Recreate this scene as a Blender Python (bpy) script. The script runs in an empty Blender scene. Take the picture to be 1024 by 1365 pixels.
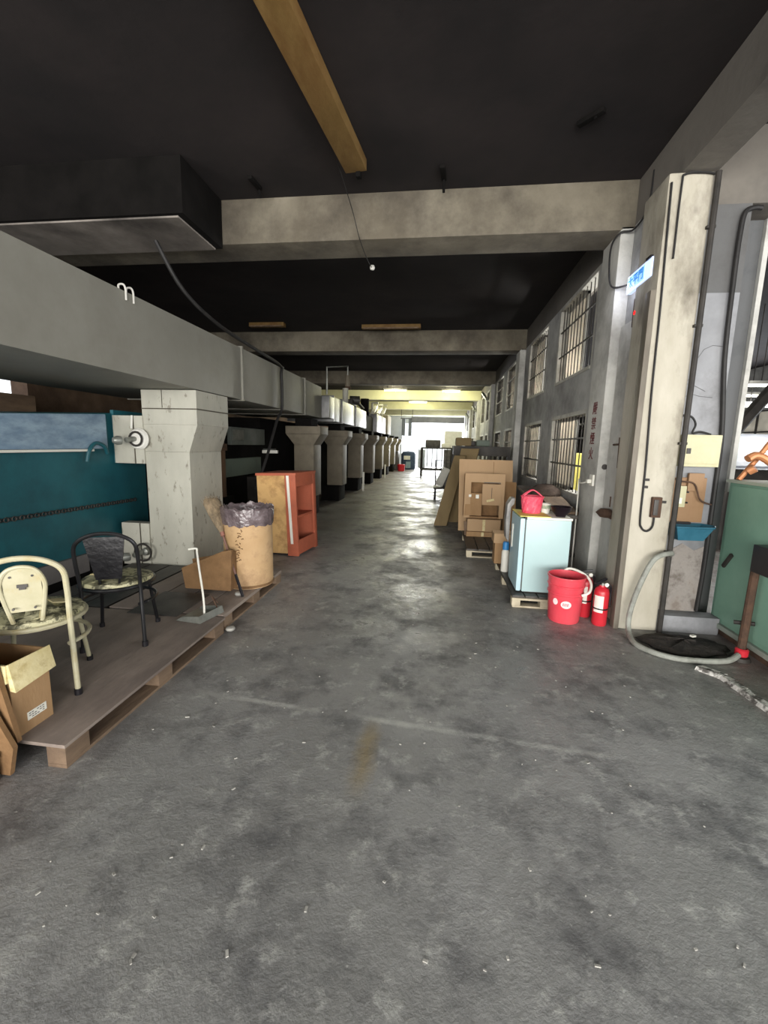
import bpy, bmesh, math, random
from mathutils import Vector, Matrix, Euler

random.seed(7)
SC = bpy.context.scene
COL = SC.collection
R = math.radians

# ------------------------------------------------------------------ camera
PITCH, YAW, ROLL, FPX, CAMH = .15676, .12569, .0233, 571.9, 1.55
fwd = Vector((-math.sin(YAW) * math.cos(PITCH), math.cos(YAW) * math.cos(PITCH), -math.sin(PITCH)))
rt0 = Vector((math.cos(YAW), math.sin(YAW), 0))
up0 = rt0.cross(fwd)
rt = math.cos(ROLL) * rt0 + math.sin(ROLL) * up0
up = -math.sin(ROLL) * rt0 + math.cos(ROLL) * up0
cd = bpy.data.cameras.new('camera')
cam = bpy.data.objects.new('camera', cd)
COL.objects.link(cam)
m = Matrix((rt, up, -fwd)).transposed().to_4x4()
m.translation = (0, 0, CAMH)
cam.matrix_world = m
cd.sensor_fit = 'HORIZONTAL'
cd.sensor_width = 36
cd.lens = FPX / 1024 * 36
cd.clip_start = .05
SC.camera = cam

# ------------------------------------------------------------------ light and exposure
SC.view_settings.view_transform = 'Standard'
SC.view_settings.look = 'None'
SC.view_settings.gamma = 1
SC.view_settings.use_curve_mapping = False
SC.view_settings.exposure = 0
W = bpy.data.worlds.new('overcast_sky')
SC.world = W
W.use_nodes = True
bg = W.node_tree.nodes['Background']
bg.inputs[0].default_value = (.93, .97, 1, 1)
bg.inputs[1].default_value = 2.2


def area(name, loc, rot, sx, sy, power, col=(1, 1, 1)):
    l = bpy.data.lights.new(name, 'AREA')
    l.shape = 'RECTANGLE'
    l.size, l.size_y, l.energy, l.color = sx, sy, power, col
    o = bpy.data.objects.new(name, l)
    o.location = loc
    o.rotation_euler = rot
    COL.objects.link(o)
    o['kind'] = 'helper'
    return o


# daylight through the wide loading door behind the photographer
area('daylight_front_door', (.4, -8.2, 1.9), (R(90), 0, 0), 11, 3.6, 1950, (1, .97, .92))
# fill light added at the left behind the photographer, brightening left-facing sides
area('left_fill_light', (-6.95, -3.2, 1.7), (0, R(-90), 0), 3.0, 5.0, 620, (1, .98, .95))
# daylight through the far gate
area('daylight_far_gate', (-.2, 31.6, 1.8), (R(-90), 0, 0), 3.8, 3.0, 1150, (.96, .98, 1))
# daylight through the windows of the side hall on the right
area('daylight_side_hall', (8.85, 13.5, 2.15), (0, R(90), 0), 1.2, 7, 420, (.9, .95, 1))
area('daylight_side_door', (5.8, .2, 2.2), (0, R(78), 0), 3.0, 4.0, 200, (.96, .98, 1))


# ------------------------------------------------------------------ materials
def lin(c):
    return tuple(((v / 255 / 12.92) if v / 255 <= .04045 else ((v / 255 + .055) / 1.055) ** 2.4) for v in c) + (1,)


MATS = {}


def pm(name, c1, c2=None, scale=4, rough=.7, metal=0, bump=.15, bscale=60, grime=None, gscale=1.5, gamt=.5, glo=.45, ghi=.7, spec=.4, stretch=(1, 1, 1)):
    if name in MATS:
        return MATS[name]
    mt = bpy.data.materials.new(name)
    mt.use_nodes = True
    nt = mt.node_tree
    b = nt.nodes['Principled BSDF']
    N, L = nt.nodes.new, nt.links.new
    tc = N('ShaderNodeTexCoord')
    mp = N('ShaderNodeMapping')
    mp.inputs['Scale'].default_value = stretch
    L(tc.outputs['Object'], mp.inputs[0])
    n1 = N('ShaderNodeTexNoise')
    n1.inputs['Scale'].default_value = scale
    n1.inputs['Detail'].default_value = 7
    n1.inputs['Roughness'].default_value = .62
    L(mp.outputs[0], n1.inputs['Vector'])
    r1 = N('ShaderNodeValToRGB')
    r1.color_ramp.elements[0].position = .35
    r1.color_ramp.elements[1].position = .68
    r1.color_ramp.elements[0].color = lin(c1)
    r1.color_ramp.elements[1].color = lin(c2 or c1)
    L(n1.outputs['Fac'], r1.inputs[0])
    outc = r1.outputs[0]
    if grime:
        n2 = N('ShaderNodeTexNoise')
        n2.inputs['Scale'].default_value = gscale
        n2.inputs['Detail'].default_value = 9
        n2.inputs['Roughness'].default_value = .68
        L(mp.outputs[0], n2.inputs['Vector'])
        r2 = N('ShaderNodeMapRange')
        r2.inputs[1].default_value = glo
        r2.inputs[2].default_value = ghi
        r2.inputs[4].default_value = gamt
        L(n2.outputs['Fac'], r2.inputs[0])
        mx = N('ShaderNodeMix')
        mx.data_type = 'RGBA'
        L(r2.outputs[0], mx.inputs[0])
        L(outc, mx.inputs[6])
        mx.inputs[7].default_value = lin(grime)
        outc = mx.outputs[2]
    L(outc, b.inputs['Base Color'])
    b.inputs['Roughness'].default_value = rough
    b.inputs['Metallic'].default_value = metal
    b.inputs['Specular IOR Level'].default_value = spec
    if bump:
        n3 = N('ShaderNodeTexNoise')
        n3.inputs['Scale'].default_value = bscale
        n3.inputs['Detail'].default_value = 5
        L(mp.outputs[0], n3.inputs['Vector'])
        bp = N('ShaderNodeBump')
        bp.inputs['Strength'].default_value = bump
        bp.inputs['Distance'].default_value = .02
        L(n3.outputs['Fac'], bp.inputs['Height'])
        L(bp.outputs[0], b.inputs['Normal'])
    MATS[name] = mt
    return mt


def emis(name, col, s):
    mt = bpy.data.materials.new(name)
    mt.use_nodes = True
    b = mt.node_tree.nodes['Principled BSDF']
    b.inputs['Base Color'].default_value = lin(col)
    b.inputs['Emission Color'].default_value = lin(col)
    b.inputs['Emission Strength'].default_value = s
    return mt


def glassy(name, col, trans=.6, rough=.35):
    mt = bpy.data.materials.new(name)
    mt.use_nodes = True
    nt = mt.node_tree
    nt.nodes.remove(nt.nodes['Principled BSDF'])
    N, L = nt.nodes.new, nt.links.new
    d = N('ShaderNodeBsdfDiffuse')
    t = N('ShaderNodeBsdfTranslucent')
    g = N('ShaderNodeBsdfGlossy')
    tc = N('ShaderNodeTexCoord')
    n = N('ShaderNodeTexNoise')
    n.inputs['Scale'].default_value = 3
    n.inputs['Detail'].default_value = 6
    L(tc.outputs['Object'], n.inputs[0])
    r = N('ShaderNodeValToRGB')
    r.color_ramp.elements[0].position = .3
    r.color_ramp.elements[0].color = lin(tuple(v * .8 for v in col))
    r.color_ramp.elements[1].color = lin(col)
    L(n.outputs['Fac'], r.inputs[0])
    for s in (d, t):
        L(r.outputs[0], s.inputs[0])
    g.inputs['Roughness'].default_value = rough
    a = N('ShaderNodeMixShader')
    a.inputs[0].default_value = trans
    L(d.outputs[0], a.inputs[1])
    L(t.outputs[0], a.inputs[2])
    c = N('ShaderNodeMixShader')
    c.inputs[0].default_value = .08
    L(a.outputs[0], c.inputs[1])
    L(g.outputs[0], c.inputs[2])
    L(c.outputs[0], nt.nodes['Material Output'].inputs[0])
    return mt


def floor_mat():
    mt = bpy.data.materials.new('worn_concrete_floor')
    mt.use_nodes = True
    nt = mt.node_tree
    b = nt.nodes['Principled BSDF']
    N, L = nt.nodes.new, nt.links.new
    tc = N('ShaderNodeTexCoord')
    P = tc.outputs['Object']

    def noise(s, d=8, r=.65, vec=P):
        n = N('ShaderNodeTexNoise')
        n.inputs['Scale'].default_value = s
        n.inputs['Detail'].default_value = d
        n.inputs['Roughness'].default_value = r
        L(vec, n.inputs['Vector'])
        return n.outputs['Fac']

    def rng(v, a, c, lo=0, hi=1):
        r = N('ShaderNodeMapRange')
        for i, x in ((1, a), (2, c), (3, lo), (4, hi)):
            r.inputs[i].default_value = x
        L(v, r.inputs[0])
        return r.outputs[0]

    def mix(f, a, col):
        mx = N('ShaderNodeMix')
        mx.data_type = 'RGBA'
        if isinstance(f, float):
            mx.inputs[0].default_value = f
        else:
            L(f, mx.inputs[0])
        if isinstance(a, tuple):
            mx.inputs[6].default_value = a
        else:
            L(a, mx.inputs[6])
        mx.inputs[7].default_value = lin(col)
        return mx.outputs[2]

    def math_(op, a, c=None):
        k = N('ShaderNodeMath')
        k.operation = op
        for i, x in enumerate((a, c)):
            if x is None:
                continue
            if isinstance(x, (int, float)):
                k.inputs[i].default_value = x
            else:
                L(x, k.inputs[i])
        return k.outputs[0]

    c = mix(rng(noise(.55), .38, .62), lin((132, 132, 129)), (152, 152, 150))
    c = mix(rng(noise(2.6, 10, .72), .48, .64, 0, .95), c, (98, 98, 98))
    c = mix(rng(noise(7, 10, .75), .54, .68, 0, .7), c, (190, 190, 184))
    c = mix(rng(noise(22, 6, .7), .6, .72, 0, .5), c, (88, 88, 88))
    c = mix(rng(noise(40, 3, .6), .68, .74, 0, .6), c, (186, 186, 180))
    sep = N('ShaderNodeSeparateXYZ')
    L(P, sep.inputs[0])
    x, y = sep.outputs[0], sep.outputs[1]
    # mortar filled saw joint, slightly skew to the aisle
    d = math_('ABSOLUTE', math_('SUBTRACT', math_('ADD', y, math_('MULTIPLY', x, .0844)), 2.182))
    wob = math_('MULTIPLY', math_('SUBTRACT', noise(5), .5), .05)
    d = math_('ABSOLUTE', math_('ADD', d, wob))
    line = math_('MULTIPLY', rng(d, .008, .03, 1, 0), rng(noise(3.2), .38, .6))
    line = math_('MULTIPLY', line, rng(math_('ABSOLUTE', math_('ADD', x, .25)), 1.0, 1.35, 1, 0))
    c = mix(math_('MULTIPLY', line, .75), c, (192, 192, 186))
    # ochre scrape
    dx = math_('ABSOLUTE', math_('ADD', x, .31))
    dy = math_('ABSOLUTE', math_('SUBTRACT', y, 1.93))
    st = math_('MULTIPLY', rng(math_('ADD', dx, math_('MULTIPLY', math_('SUBTRACT', noise(9), .5), .1)), .01, .07, 1, 0), rng(dy, .12, .3, 1, 0))
    c = mix(math_('MULTIPLY', st, .55), c, (150, 130, 84))
    # rust-brown dust along both sides of the aisle
    side = math_('MAXIMUM', rng(x, -1.35, -2.2), rng(x, 1.9, 2.2))
    c = mix(math_('MULTIPLY', math_('MULTIPLY', side, rng(noise(1.7), .3, .6)), .7), c, (104, 88, 82))
    # black oil around the hose
    ox = math_('SUBTRACT', x, 1.95)
    oy = math_('SUBTRACT', y, 3.5)
    rr = math_('SQRT', math_('ADD', math_('MULTIPLY', ox, ox), math_('MULTIPLY', math_('MULTIPLY', oy, oy), 2.2)))
    oil = rng(math_('ADD', rr, math_('MULTIPLY', math_('SUBTRACT', noise(6), .5), .7)), .22, .42, 1, 0)
    c = mix(math_('MULTIPLY', oil, .85), c, (26, 24, 24))
    L(c, b.inputs['Base Color'])
    ro = rng(noise(1.3, 6, .6), .36, .62, .3, .62)
    ro2 = rng(noise(9, 6, .6), .35, .65, -.08, .1)
    L(math_('ADD', ro, ro2), b.inputs['Roughness'])
    b.inputs['Specular IOR Level'].default_value = .45
    bp = N('ShaderNodeBump')
    bp.inputs['Strength'].default_value = .35
    bp.inputs['Distance'].default_value = .02
    L(math_('ADD', noise(14, 8, .7), math_('MULTIPLY', noise(70, 3), .35)), bp.inputs['Height'])
    L(bp.outputs[0], b.inputs['Normal'])
    return mt


M_floor = floor_mat()
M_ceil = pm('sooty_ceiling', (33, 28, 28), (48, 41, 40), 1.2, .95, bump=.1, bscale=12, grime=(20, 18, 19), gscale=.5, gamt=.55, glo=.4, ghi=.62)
M_beam = pm('sooty_beam', (98, 91, 78), (130, 123, 108), 1.8, .9, bump=.15, bscale=20, grime=(58, 52, 46), gscale=1.1, gamt=.75, glo=.42, ghi=.66)
M_beamR = pm('dark_beam', (96, 92, 86), (122, 116, 108), 1.8, .9, bump=.1, bscale=20, grime=(50, 47, 45), gscale=.9, gamt=.8)
M_wall = pm('grey_rendered_wall', (158, 158, 156), (192, 192, 189), 1.7, .9, bump=.2, bscale=25, grime=(96, 95, 94), gscale=1.1, gamt=.75, glo=.42, ghi=.68)
M_pil = pm('pale_pilaster', (178, 177, 172), (206, 205, 198), 2.2, .85, bump=.2, bscale=25, grime=(112, 108, 102), gscale=1.6, gamt=.7, glo=.47, ghi=.7)
M_pillar = pm('whitewashed_pillar', (162, 156, 140), (190, 184, 170), 2.5, .85, bump=.35, bscale=14, grime=(84, 76, 64), gscale=2.2, gamt=.9, glo=.5, ghi=.72, stretch=(1, 1, .45))
M_panel = pm('cold_grey_render', (118, 119, 122), (150, 151, 154), 1.6, .8, bump=.2, bscale=18, grime=(78, 75, 72), gscale=1.3, gamt=.7, glo=.47, ghi=.7)
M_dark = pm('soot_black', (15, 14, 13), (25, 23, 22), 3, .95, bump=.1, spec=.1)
M_duct = pm('grey_painted_sheet', (132, 130, 121), (144, 142, 133), 1.1, .6, bump=.03, bscale=8, grime=(106, 101, 91), gscale=.9, gamt=.5, glo=.5, ghi=.75)
M_chute = pm('offwhite_chipped_paint', (164, 162, 150), (186, 184, 171), 2, .6, bump=.06, bscale=30, grime=(96, 88, 74), gscale=13, gamt=.85, glo=.58, ghi=.68, stretch=(1, 1, .45))
M_chute2 = pm('beige_dull_paint', (108, 100, 85), (126, 117, 100), 2, .65, bump=.06, bscale=30, grime=(84, 76, 64), gscale=2.2, gamt=.7, glo=.48)
M_silver = pm('galvanised_sheet', (92, 92, 92), (120, 120, 120), 3, .42, .7, bump=.05, bscale=10, grime=(110, 108, 104), gscale=2, gamt=.4)
M_teal = pm('teal_paint', (26, 82, 92), (34, 98, 106), 1.2, .5, bump=.03, grime=(18, 50, 58), gscale=1.1, gamt=.7)
M_blue = pm('milky_blue_sheet', (118, 142, 164), (152, 174, 190), 3, .3, bump=.05, bscale=9, grime=(82, 104, 128), gscale=4, gamt=.7, stretch=(1, 1, 2.5))
M_white = pm('white_enamel', (205, 203, 196), (222, 220, 212), 5, .5, bump=.03, grime=(150, 144, 132), gscale=6, gamt=.4, glo=.55)
M_cream = pm('cream_enamel_tube', (174, 168, 138), (190, 184, 157), 8, .4, bump=.03, grime=(176, 158, 110), gscale=9, gamt=.7, glo=.52)
M_blackm = pm('black_enamel_tube', (20, 20, 22), (34, 34, 36), 8, .3, bump=.02)
M_seat = pm('floral_vinyl', (186, 182, 140), (206, 200, 166), 9, .6, bump=.1, grime=(72, 70, 52), gscale=14, gamt=.95, glo=.47, ghi=.56)
M_card = pm('cardboard', (152, 120, 84), (172, 139, 102), 4, .85, bump=.08, bscale=90, grime=(124, 92, 58), gscale=3, gamt=.5, stretch=(1, 1, .3))
M_card2 = pm('pale_cardboard', (172, 142, 108), (190, 160, 125), 3, .85, bump=.06, bscale=90, grime=(150, 116, 78), gscale=3, gamt=.45, stretch=(1, 1, .3))
M_cardD = pm('dirty_cardboard', (122, 92, 60), (146, 113, 78), 4, .85, bump=.1, bscale=80, grime=(84, 60, 38), gscale=3, gamt=.7)
M_tape = pm('yellowed_paper', (206, 190, 138), (224, 212, 168), 12, .8, bump=.1, grime=(164, 140, 84), gscale=16, gamt=.7, glo=.5)
M_ply = pm('grubby_plywood', (134, 122, 114), (160, 146, 134), 3, .8, bump=.12, bscale=40, grime=(92, 82, 77), gscale=2, gamt=.7, stretch=(1, .35, 1))
M_wood = pm('old_timber', (112, 92, 74), (140, 118, 96), 5, .8, bump=.2, bscale=40, grime=(62, 50, 42), gscale=4, gamt=.7, stretch=(1, .25, 1))
M_yel = pm('yellowed_timber', (112, 86, 44), (140, 112, 66), 4, .7, bump=.1, grime=(96, 62, 24), gscale=3, gamt=.8, glo=.45, stretch=(1, .4, 1))
M_plyO = pm('stained_plywood', (196, 156, 100), (214, 174, 118), 2.5, .75, bump=.05, grime=(122, 84, 46), gscale=3.4, gamt=.85, glo=.47, ghi=.68)
M_redw = pm('red_painted_wood', (176, 92, 66), (194, 108, 80), 3, .65, bump=.06, grime=(120, 58, 42), gscale=3, gamt=.6)
M_drum = pm('kraft_drum', (186, 152, 110), (202, 170, 130), 3, .7, bump=.05, grime=(128, 92, 62), gscale=3.2, gamt=.8, glo=.5, ghi=.72)
M_film = pm('grey_plastic_film', (86, 74, 76), (124, 110, 112), 9, .16, bump=1.0, bscale=16, spec=.8)
M_steel = pm('worn_steel', (132, 134, 128), (164, 166, 158), 5, .4, .55, bump=.06, grime=(84, 84, 78), gscale=4, gamt=.6)
M_dsteel = pm('dark_oily_steel', (62, 60, 58), (92, 88, 84), 4, .5, .3, bump=.08, grime=(36, 34, 33), gscale=2.5, gamt=.6)
M_iron = pm('dark_iron', (44, 42, 40), (66, 62, 58), 5, .6, .3, bump=.1)
M_post = pm('grey_steel_post', (104, 98, 88), (128, 120, 108), 3, .6, .15, bump=.08, grime=(74, 64, 54), gscale=4, gamt=.6, stretch=(1, 1, .4))
M_fridge = pm('pale_cyan_enamel', (170, 196, 197), (177, 203, 204), 2, .3, bump=.01, grime=(158, 184, 184), gscale=2, gamt=.4)
M_fridgeD = pm('pale_blue_door', (176, 206, 214), (186, 214, 222), 2, .35, bump=.01)
M_red = pm('red_plastic', (214, 66, 80), (226, 80, 92), 4, .38, bump=.02, grime=(206, 84, 90), gscale=5, gamt=.5)
M_redp = pm('red_extinguisher', (190, 40, 52), (202, 50, 60), 4, .3, bump=.01)
M_pink = pm('pink_plastic', (222, 66, 92), (236, 96, 116), 18, .5, bump=.1, bscale=70, grime=(246, 170, 176), gscale=22, gamt=.6, glo=.56)
M_yellow = pm('yellow_cloth', (232, 220, 110), (240, 230, 136), 6, .8, bump=.2)
M_lplast = pm('pale_plastic', (222, 220, 208), (234, 232, 222), 6, .45, bump=.02)
M_black = pm('black_plastic', (22, 20, 24), (34, 32, 36), 6, .4, bump=.03)
M_bowl = pm('black_lacquer', (18, 12, 18), (30, 20, 28), 6, .3, bump=.01)
M_green = pm('machine_green', (122, 160, 141), (136, 174, 155), 1.4, .5, bump=.03, grime=(104, 138, 120), gscale=1.6, gamt=.5)
M_cbox = pm('cream_box', (182, 177, 142), (196, 191, 158), 4, .45, bump=.02, grime=(180, 164, 112), gscale=5, gamt=.6, glo=.55)
M_tray = pm('blue_tray_plastic', (42, 92, 112), (56, 108, 128), 8, .4, bump=.04)
M_copper = pm('copper_brown', (186, 120, 78), (206, 144, 100), 6, .4, .35, bump=.05)
M_hose = pm('grey_hose', (136, 138, 130), (156, 158, 150), 12, .55, bump=.2, bscale=90, grime=(92, 90, 84), gscale=10, gamt=.6)
M_cable = pm('black_cable', (26, 25, 25), (40, 38, 37), 12, .6, bump=.05)
M_rust = pm('rusty_iron', (74, 56, 45), (98, 73, 57), 14, .85, .1, bump=.3, bscale=60, grime=(60, 48, 42), gscale=16, gamt=.7)
M_board = pm('varnished_board', (140, 110, 80), (160, 128, 96), 5, .6, bump=.08, grime=(110, 76, 48), gscale=5, gamt=.6)
M_tan = pm('olive_tan_board', (112, 95, 64), (136, 117, 82), 3, .75, bump=.08, grime=(88, 74, 48), gscale=3, gamt=.7, stretch=(1, 1, .3))
M_straw = pm('broom_straw', (120, 106, 86), (160, 140, 112), 30, .9, bump=.6, bscale=120, grime=(58, 52, 46), gscale=9, gamt=.9, stretch=(1, 1, .3))
M_scrap = pm('pale_scrap', (140, 138, 132), (180, 178, 170), 9, .8, bump=0)
M_ink = pm('dark_red_paint', (96, 46, 48), (120, 64, 64), 30, .85, bump=.1)
M_inkK = pm('faded_black_stencil', (96, 70, 46), (120, 90, 60), 30, .9, bump=0)
M_signblue = pm('sign_blue', (50, 128, 190), (60, 138, 198), 4, .4, bump=0)
M_bag = pm('grey_white_plastic_bag', (128, 126, 124), (166, 164, 160), 8, .4, bump=.6, bscale=14)
M_brown = pm('brown_sacking', (72, 60, 54), (98, 84, 74), 8, .95, bump=.6, bscale=30)
M_slate = pm('dusty_grey_top', (110, 106, 100), (136, 132, 124), 3, .8, bump=.1, grime=(72, 68, 64), gscale=2, gamt=.6)
M_navy = pm('navy_cloth', (52, 64, 88), (74, 92, 118), 5, .8, bump=.3)
M_brick = pm('brown_lining', (92, 72, 58), (128, 104, 86), 2, .9, bump=.15, grime=(56, 44, 38), gscale=1.4, gamt=.6)
M_frost = glassy('frosted_pane', (240, 234, 222), .6)
M_tube = emis('tube_glow', (255, 255, 238), 9)
M_tubew = emis('tube_glow_warm', (255, 250, 200), 14)
M_sign = emis('sign_glow', (196, 214, 255), 1.1)
M_led = emis('red_led', (255, 30, 30), 1.6)


# ------------------------------------------------------------------ mesh helpers
class MB:
    def __init__(s):
        s.v, s.f = [], []

    def add(s, vs, fs):
        n = len(s.v)
        s.v += [tuple(p) for p in vs]
        s.f += [tuple(i + n for i in q) for q in fs]
        return s

    def box(s, x0, x1, y0, y1, z0, z1):
        v = [(x, y, z) for z in (z0, z1) for y in (y0, y1) for x in (x0, x1)]
        return s.add(v, [(0, 2, 3, 1), (4, 5, 7, 6), (0, 1, 5, 4), (2, 6, 7, 3), (0, 4, 6, 2), (1, 3, 7, 5)])

    def obox(s, c, size, rot):
        e = Euler(rot).to_matrix()
        hx, hy, hz = (a / 2 for a in size)
        v = [Vector(c) + e @ Vector((x, y, z)) for z in (-hz, hz) for y in (-hy, hy) for x in (-hx, hx)]
        return s.add(v, [(0, 2, 3, 1), (4, 5, 7, 6), (0, 1, 5, 4), (2, 6, 7, 3), (0, 4, 6, 2), (1, 3, 7, 5)])

    def hexa(s, b, t):
        """b, t: four bottom and four top corners, anticlockwise seen from above"""
        return s.add(list(b) + list(t), [(3, 2, 1, 0), (4, 5, 6, 7), (0, 1, 5, 4), (1, 2, 6, 5), (2, 3, 7, 6), (3, 0, 4, 7)])

    def prism(s, poly, a, b, axis='y'):
        n = len(poly)

        def P(p, d):
            return {'y': (p[0], d, p[1]), 'x': (d, p[0], p[1]), 'z': (p[0], p[1], d)}[axis]
        v = [P(p, a) for p in poly] + [P(p, b) for p in poly]
        return s.add(v, [tuple(range(n))[::-1], tuple(range(n, 2 * n))] + [(i, (i + 1) % n, n + (i + 1) % n, n + i) for i in range(n)])

    def tube(s, pts, r, n=8, closed=False, cap=True):
        pts = [Vector(p) for p in pts]
        k = len(pts)
        rs = r if isinstance(r, (list, tuple)) else [r] * k
        tang = []
        for i in range(k):
            a = pts[(i - 1) % k] if (closed or i) else pts[i]
            c = pts[(i + 1) % k] if (closed or i < k - 1) else pts[i]
            tang.append((c - a).normalized())
        ref = Vector((0, 0, 1)) if abs(tang[0].z) < .9 else Vector((1, 0, 0))
        nn = (ref - tang[0] * ref.dot(tang[0])).normalized()
        v = []
        for i in range(k):
            nn = (nn - tang[i] * nn.dot(tang[i])).normalized()
            bb = tang[i].cross(nn)
            for j in range(n):
                a = 2 * math.pi * j / n
                v.append(pts[i] + rs[i] * (math.cos(a) * nn + math.sin(a) * bb))
        f = []
        for i in range(k if closed else k - 1):
            i2 = (i + 1) % k
            for j in range(n):
                j2 = (j + 1) % n
                f.append((i * n + j, i * n + j2, i2 * n + j2, i2 * n + j))
        if not closed and cap:
            f += [tuple(range(n))[::-1], tuple(range((k - 1) * n, k * n))]
        return s.add(v, f)

    def lathe(s, prof, c=(0, 0, 0), n=24, axis=None, cap=False):
        e = Matrix.Identity(3) if axis is None else Vector((0, 0, 1)).rotation_difference(Vector(axis)).to_matrix()
        v = []
        for r, z in prof:
            for j in range(n):
                a = 2 * math.pi * j / n
                v.append(Vector(c) + e @ Vector((r * math.cos(a), r * math.sin(a), z)))
        f = []
        for i in range(len(prof) - 1):
            for j in range(n):
                j2 = (j + 1) % n
                f.append((i * n + j, i * n + j2, (i + 1) * n + j2, (i + 1) * n + j))
        if cap:
            f += [tuple(range(n))[::-1], tuple(range((len(prof) - 1) * n, len(prof) * n))]
        return s.add(v, f)

    def cyl(s, c, r, h, n=20, axis=None):
        return s.lathe([(r, 0), (r, h)], c, n, axis, True)

    def mesh(s, name, mat, bevel=0, smooth=True):
        me = bpy.data.meshes.new(name)
        me.from_pydata(s.v, [], s.f)
        bm = bmesh.new()
        bm.from_mesh(me)
        bmesh.ops.recalc_face_normals(bm, faces=bm.faces)
        if bevel:
            ed = [e for e in bm.edges if len(e.link_faces) == 2 and e.calc_face_angle(0) > .5]
            bmesh.ops.bevel(bm, geom=ed, offset=bevel, segments=2, profile=.7, affect='EDGES', clamp_overlap=True)
        bm.to_mesh(me)
        bm.free()
        if smooth:
            me.polygons.foreach_set('use_smooth', [True] * len(me.polygons))
            me.set_sharp_from_angle(angle=R(35))
        me.materials.append(mat)
        return me

    def build(s, name, mat, parent=None, bevel=0, smooth=True, local=False, origin=None):
        """geometry is given in world coordinates unless local"""
        if parent is not None and not local:
            inv = mw(parent).inverted()
            s.v = [tuple(inv @ Vector(p)) for p in s.v]
        if origin is not None:
            s.v = [tuple(Vector(p) - Vector(origin)) for p in s.v]
        o = bpy.data.objects.new(name, s.mesh(name, mat, bevel, smooth))
        COL.objects.link(o)
        if parent is not None:
            o.parent = parent
        if origin is not None:
            o.location = origin
        return o


def mw(o):
    return (mw(o.parent) if o.parent else Matrix.Identity(4)) @ o.matrix_basis


def tag(o, label=None, cat=None, group=None, kind=None):
    if label:
        o['label'] = label
    if cat:
        o['category'] = cat
    if group:
        o['group'] = group
    if kind:
        o['kind'] = kind
    return o


def thing(name, label, cat, loc=(0, 0, 0), rz=0, group=None, kind=None):
    o = bpy.data.objects.new(name, None)
    o.empty_display_size = .05
    COL.objects.link(o)
    o.location = loc
    o.rotation_euler = (0, 0, rz)
    return tag(o, label, cat, group, kind)


def struct(name, mb, mat, label=None, bevel=0, parent=None):
    o = mb.build(name, mat, parent, bevel)
    if parent is None:
        o['kind'] = 'structure'
        if label:
            o['label'] = label
            o['category'] = 'building'
    return o


def link_copy(o, parent, loc=None):
    c = o.copy()
    COL.objects.link(c)
    c.parent = parent
    if loc is not None:
        c.location = loc
    return c


def copy_tree(o, parent=None):
    c = o.copy()
    COL.objects.link(c)
    c.parent = parent
    for ch in list(o.children):
        copy_tree(ch, c)
    return c


def smooth_path(pts, k=6):
    pts = [Vector(p) for p in pts]
    out = []
    for i in range(len(pts) - 1):
        p0 = pts[max(i - 1, 0)]
        p1, p2 = pts[i], pts[i + 1]
        p3 = pts[min(i + 2, len(pts) - 1)]
        for j in range(k):
            t = j / k
            out.append(.5 * ((2 * p1) + (p2 - p0) * t + (2 * p0 - 5 * p1 + 4 * p2 - p3) * t * t + (3 * p1 - p0 - 3 * p2 + p3) * t ** 3))
    out.append(pts[-1])
    return out


def text_mesh(name, body, size, mat, parent, matrix, extrude=.002):
    cu = bpy.data.curves.new(name, 'FONT')
    cu.body = body
    cu.size = size
    cu.extrude = extrude
    cu.offset = size * .012
    cu.align_x = 'CENTER'
    cu.align_y = 'CENTER'
    o = bpy.data.objects.new(name + '_curve', cu)
    COL.objects.link(o)
    bpy.context.view_layer.update()
    dg = bpy.context.evaluated_depsgraph_get()
    me = bpy.data.meshes.new_from_object(o.evaluated_get(dg))
    bpy.data.objects.remove(o)
    inv = mw(parent).inverted() if parent else Matrix.Identity(4)
    me.transform(inv @ matrix)
    me.materials.clear()
    me.materials.append(mat)
    t = bpy.data.objects.new(name, me)
    COL.objects.link(t)
    t.parent = parent
    return t


def frame_mat(o, x, y):
    """a matrix at o whose local x and y run along the given world vectors"""
    x, y = Vector(x).normalized(), Vector(y).normalized()
    mt = Matrix((x, y, x.cross(y))).transposed().to_4x4()
    mt.translation = o
    return mt


# ================================================================== SETTING
ZC, ZB = 3.98, 3.56
PER = 5.14
B0 = 4.58
struct('floor', MB().box(-9, 9.3, -9, 44, -.2, 0), M_floor)
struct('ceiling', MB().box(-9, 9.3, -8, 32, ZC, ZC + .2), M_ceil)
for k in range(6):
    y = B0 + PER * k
    struct('ceiling_beam', MB().box(-8.4, 1.70, y, y + .42, ZB, ZC + .01), M_beam if k < 3 else pm('lamplit_cream_beam', (206, 202, 160), (222, 218, 180), 1.5, .85, bump=.1), bevel=.012)  # far beams coloured paler and yellower, lamplight put into the colour
struct('ceiling_beam', MB().box(1.70, 1.95, -8, 32, 3.6, ZC + .01), M_beamR, bevel=.012)
struct('ceiling_beam', MB().box(1.95, 9, 3.95, 4.35, 3.44, ZC + .01), M_beamR, bevel=.012)
struct('wall_left', MB().box(-6.9, -6.6, -8, -6, 0, ZC).box(-6.9, -6.6, -6, -.5, 3.3, ZC).box(-6.9, -6.6, -.5, 5.7, 0, ZC).box(-6.9, -6.6, 6.3, 32, 0, ZC).box(-6.9, -6.6, 5.7, 6.3, 0, 1.5).box(-6.9, -6.6, 5.7, 6.3, 2.6, ZC), M_brick)  # wide opening near the front added to let the left fill in

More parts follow.
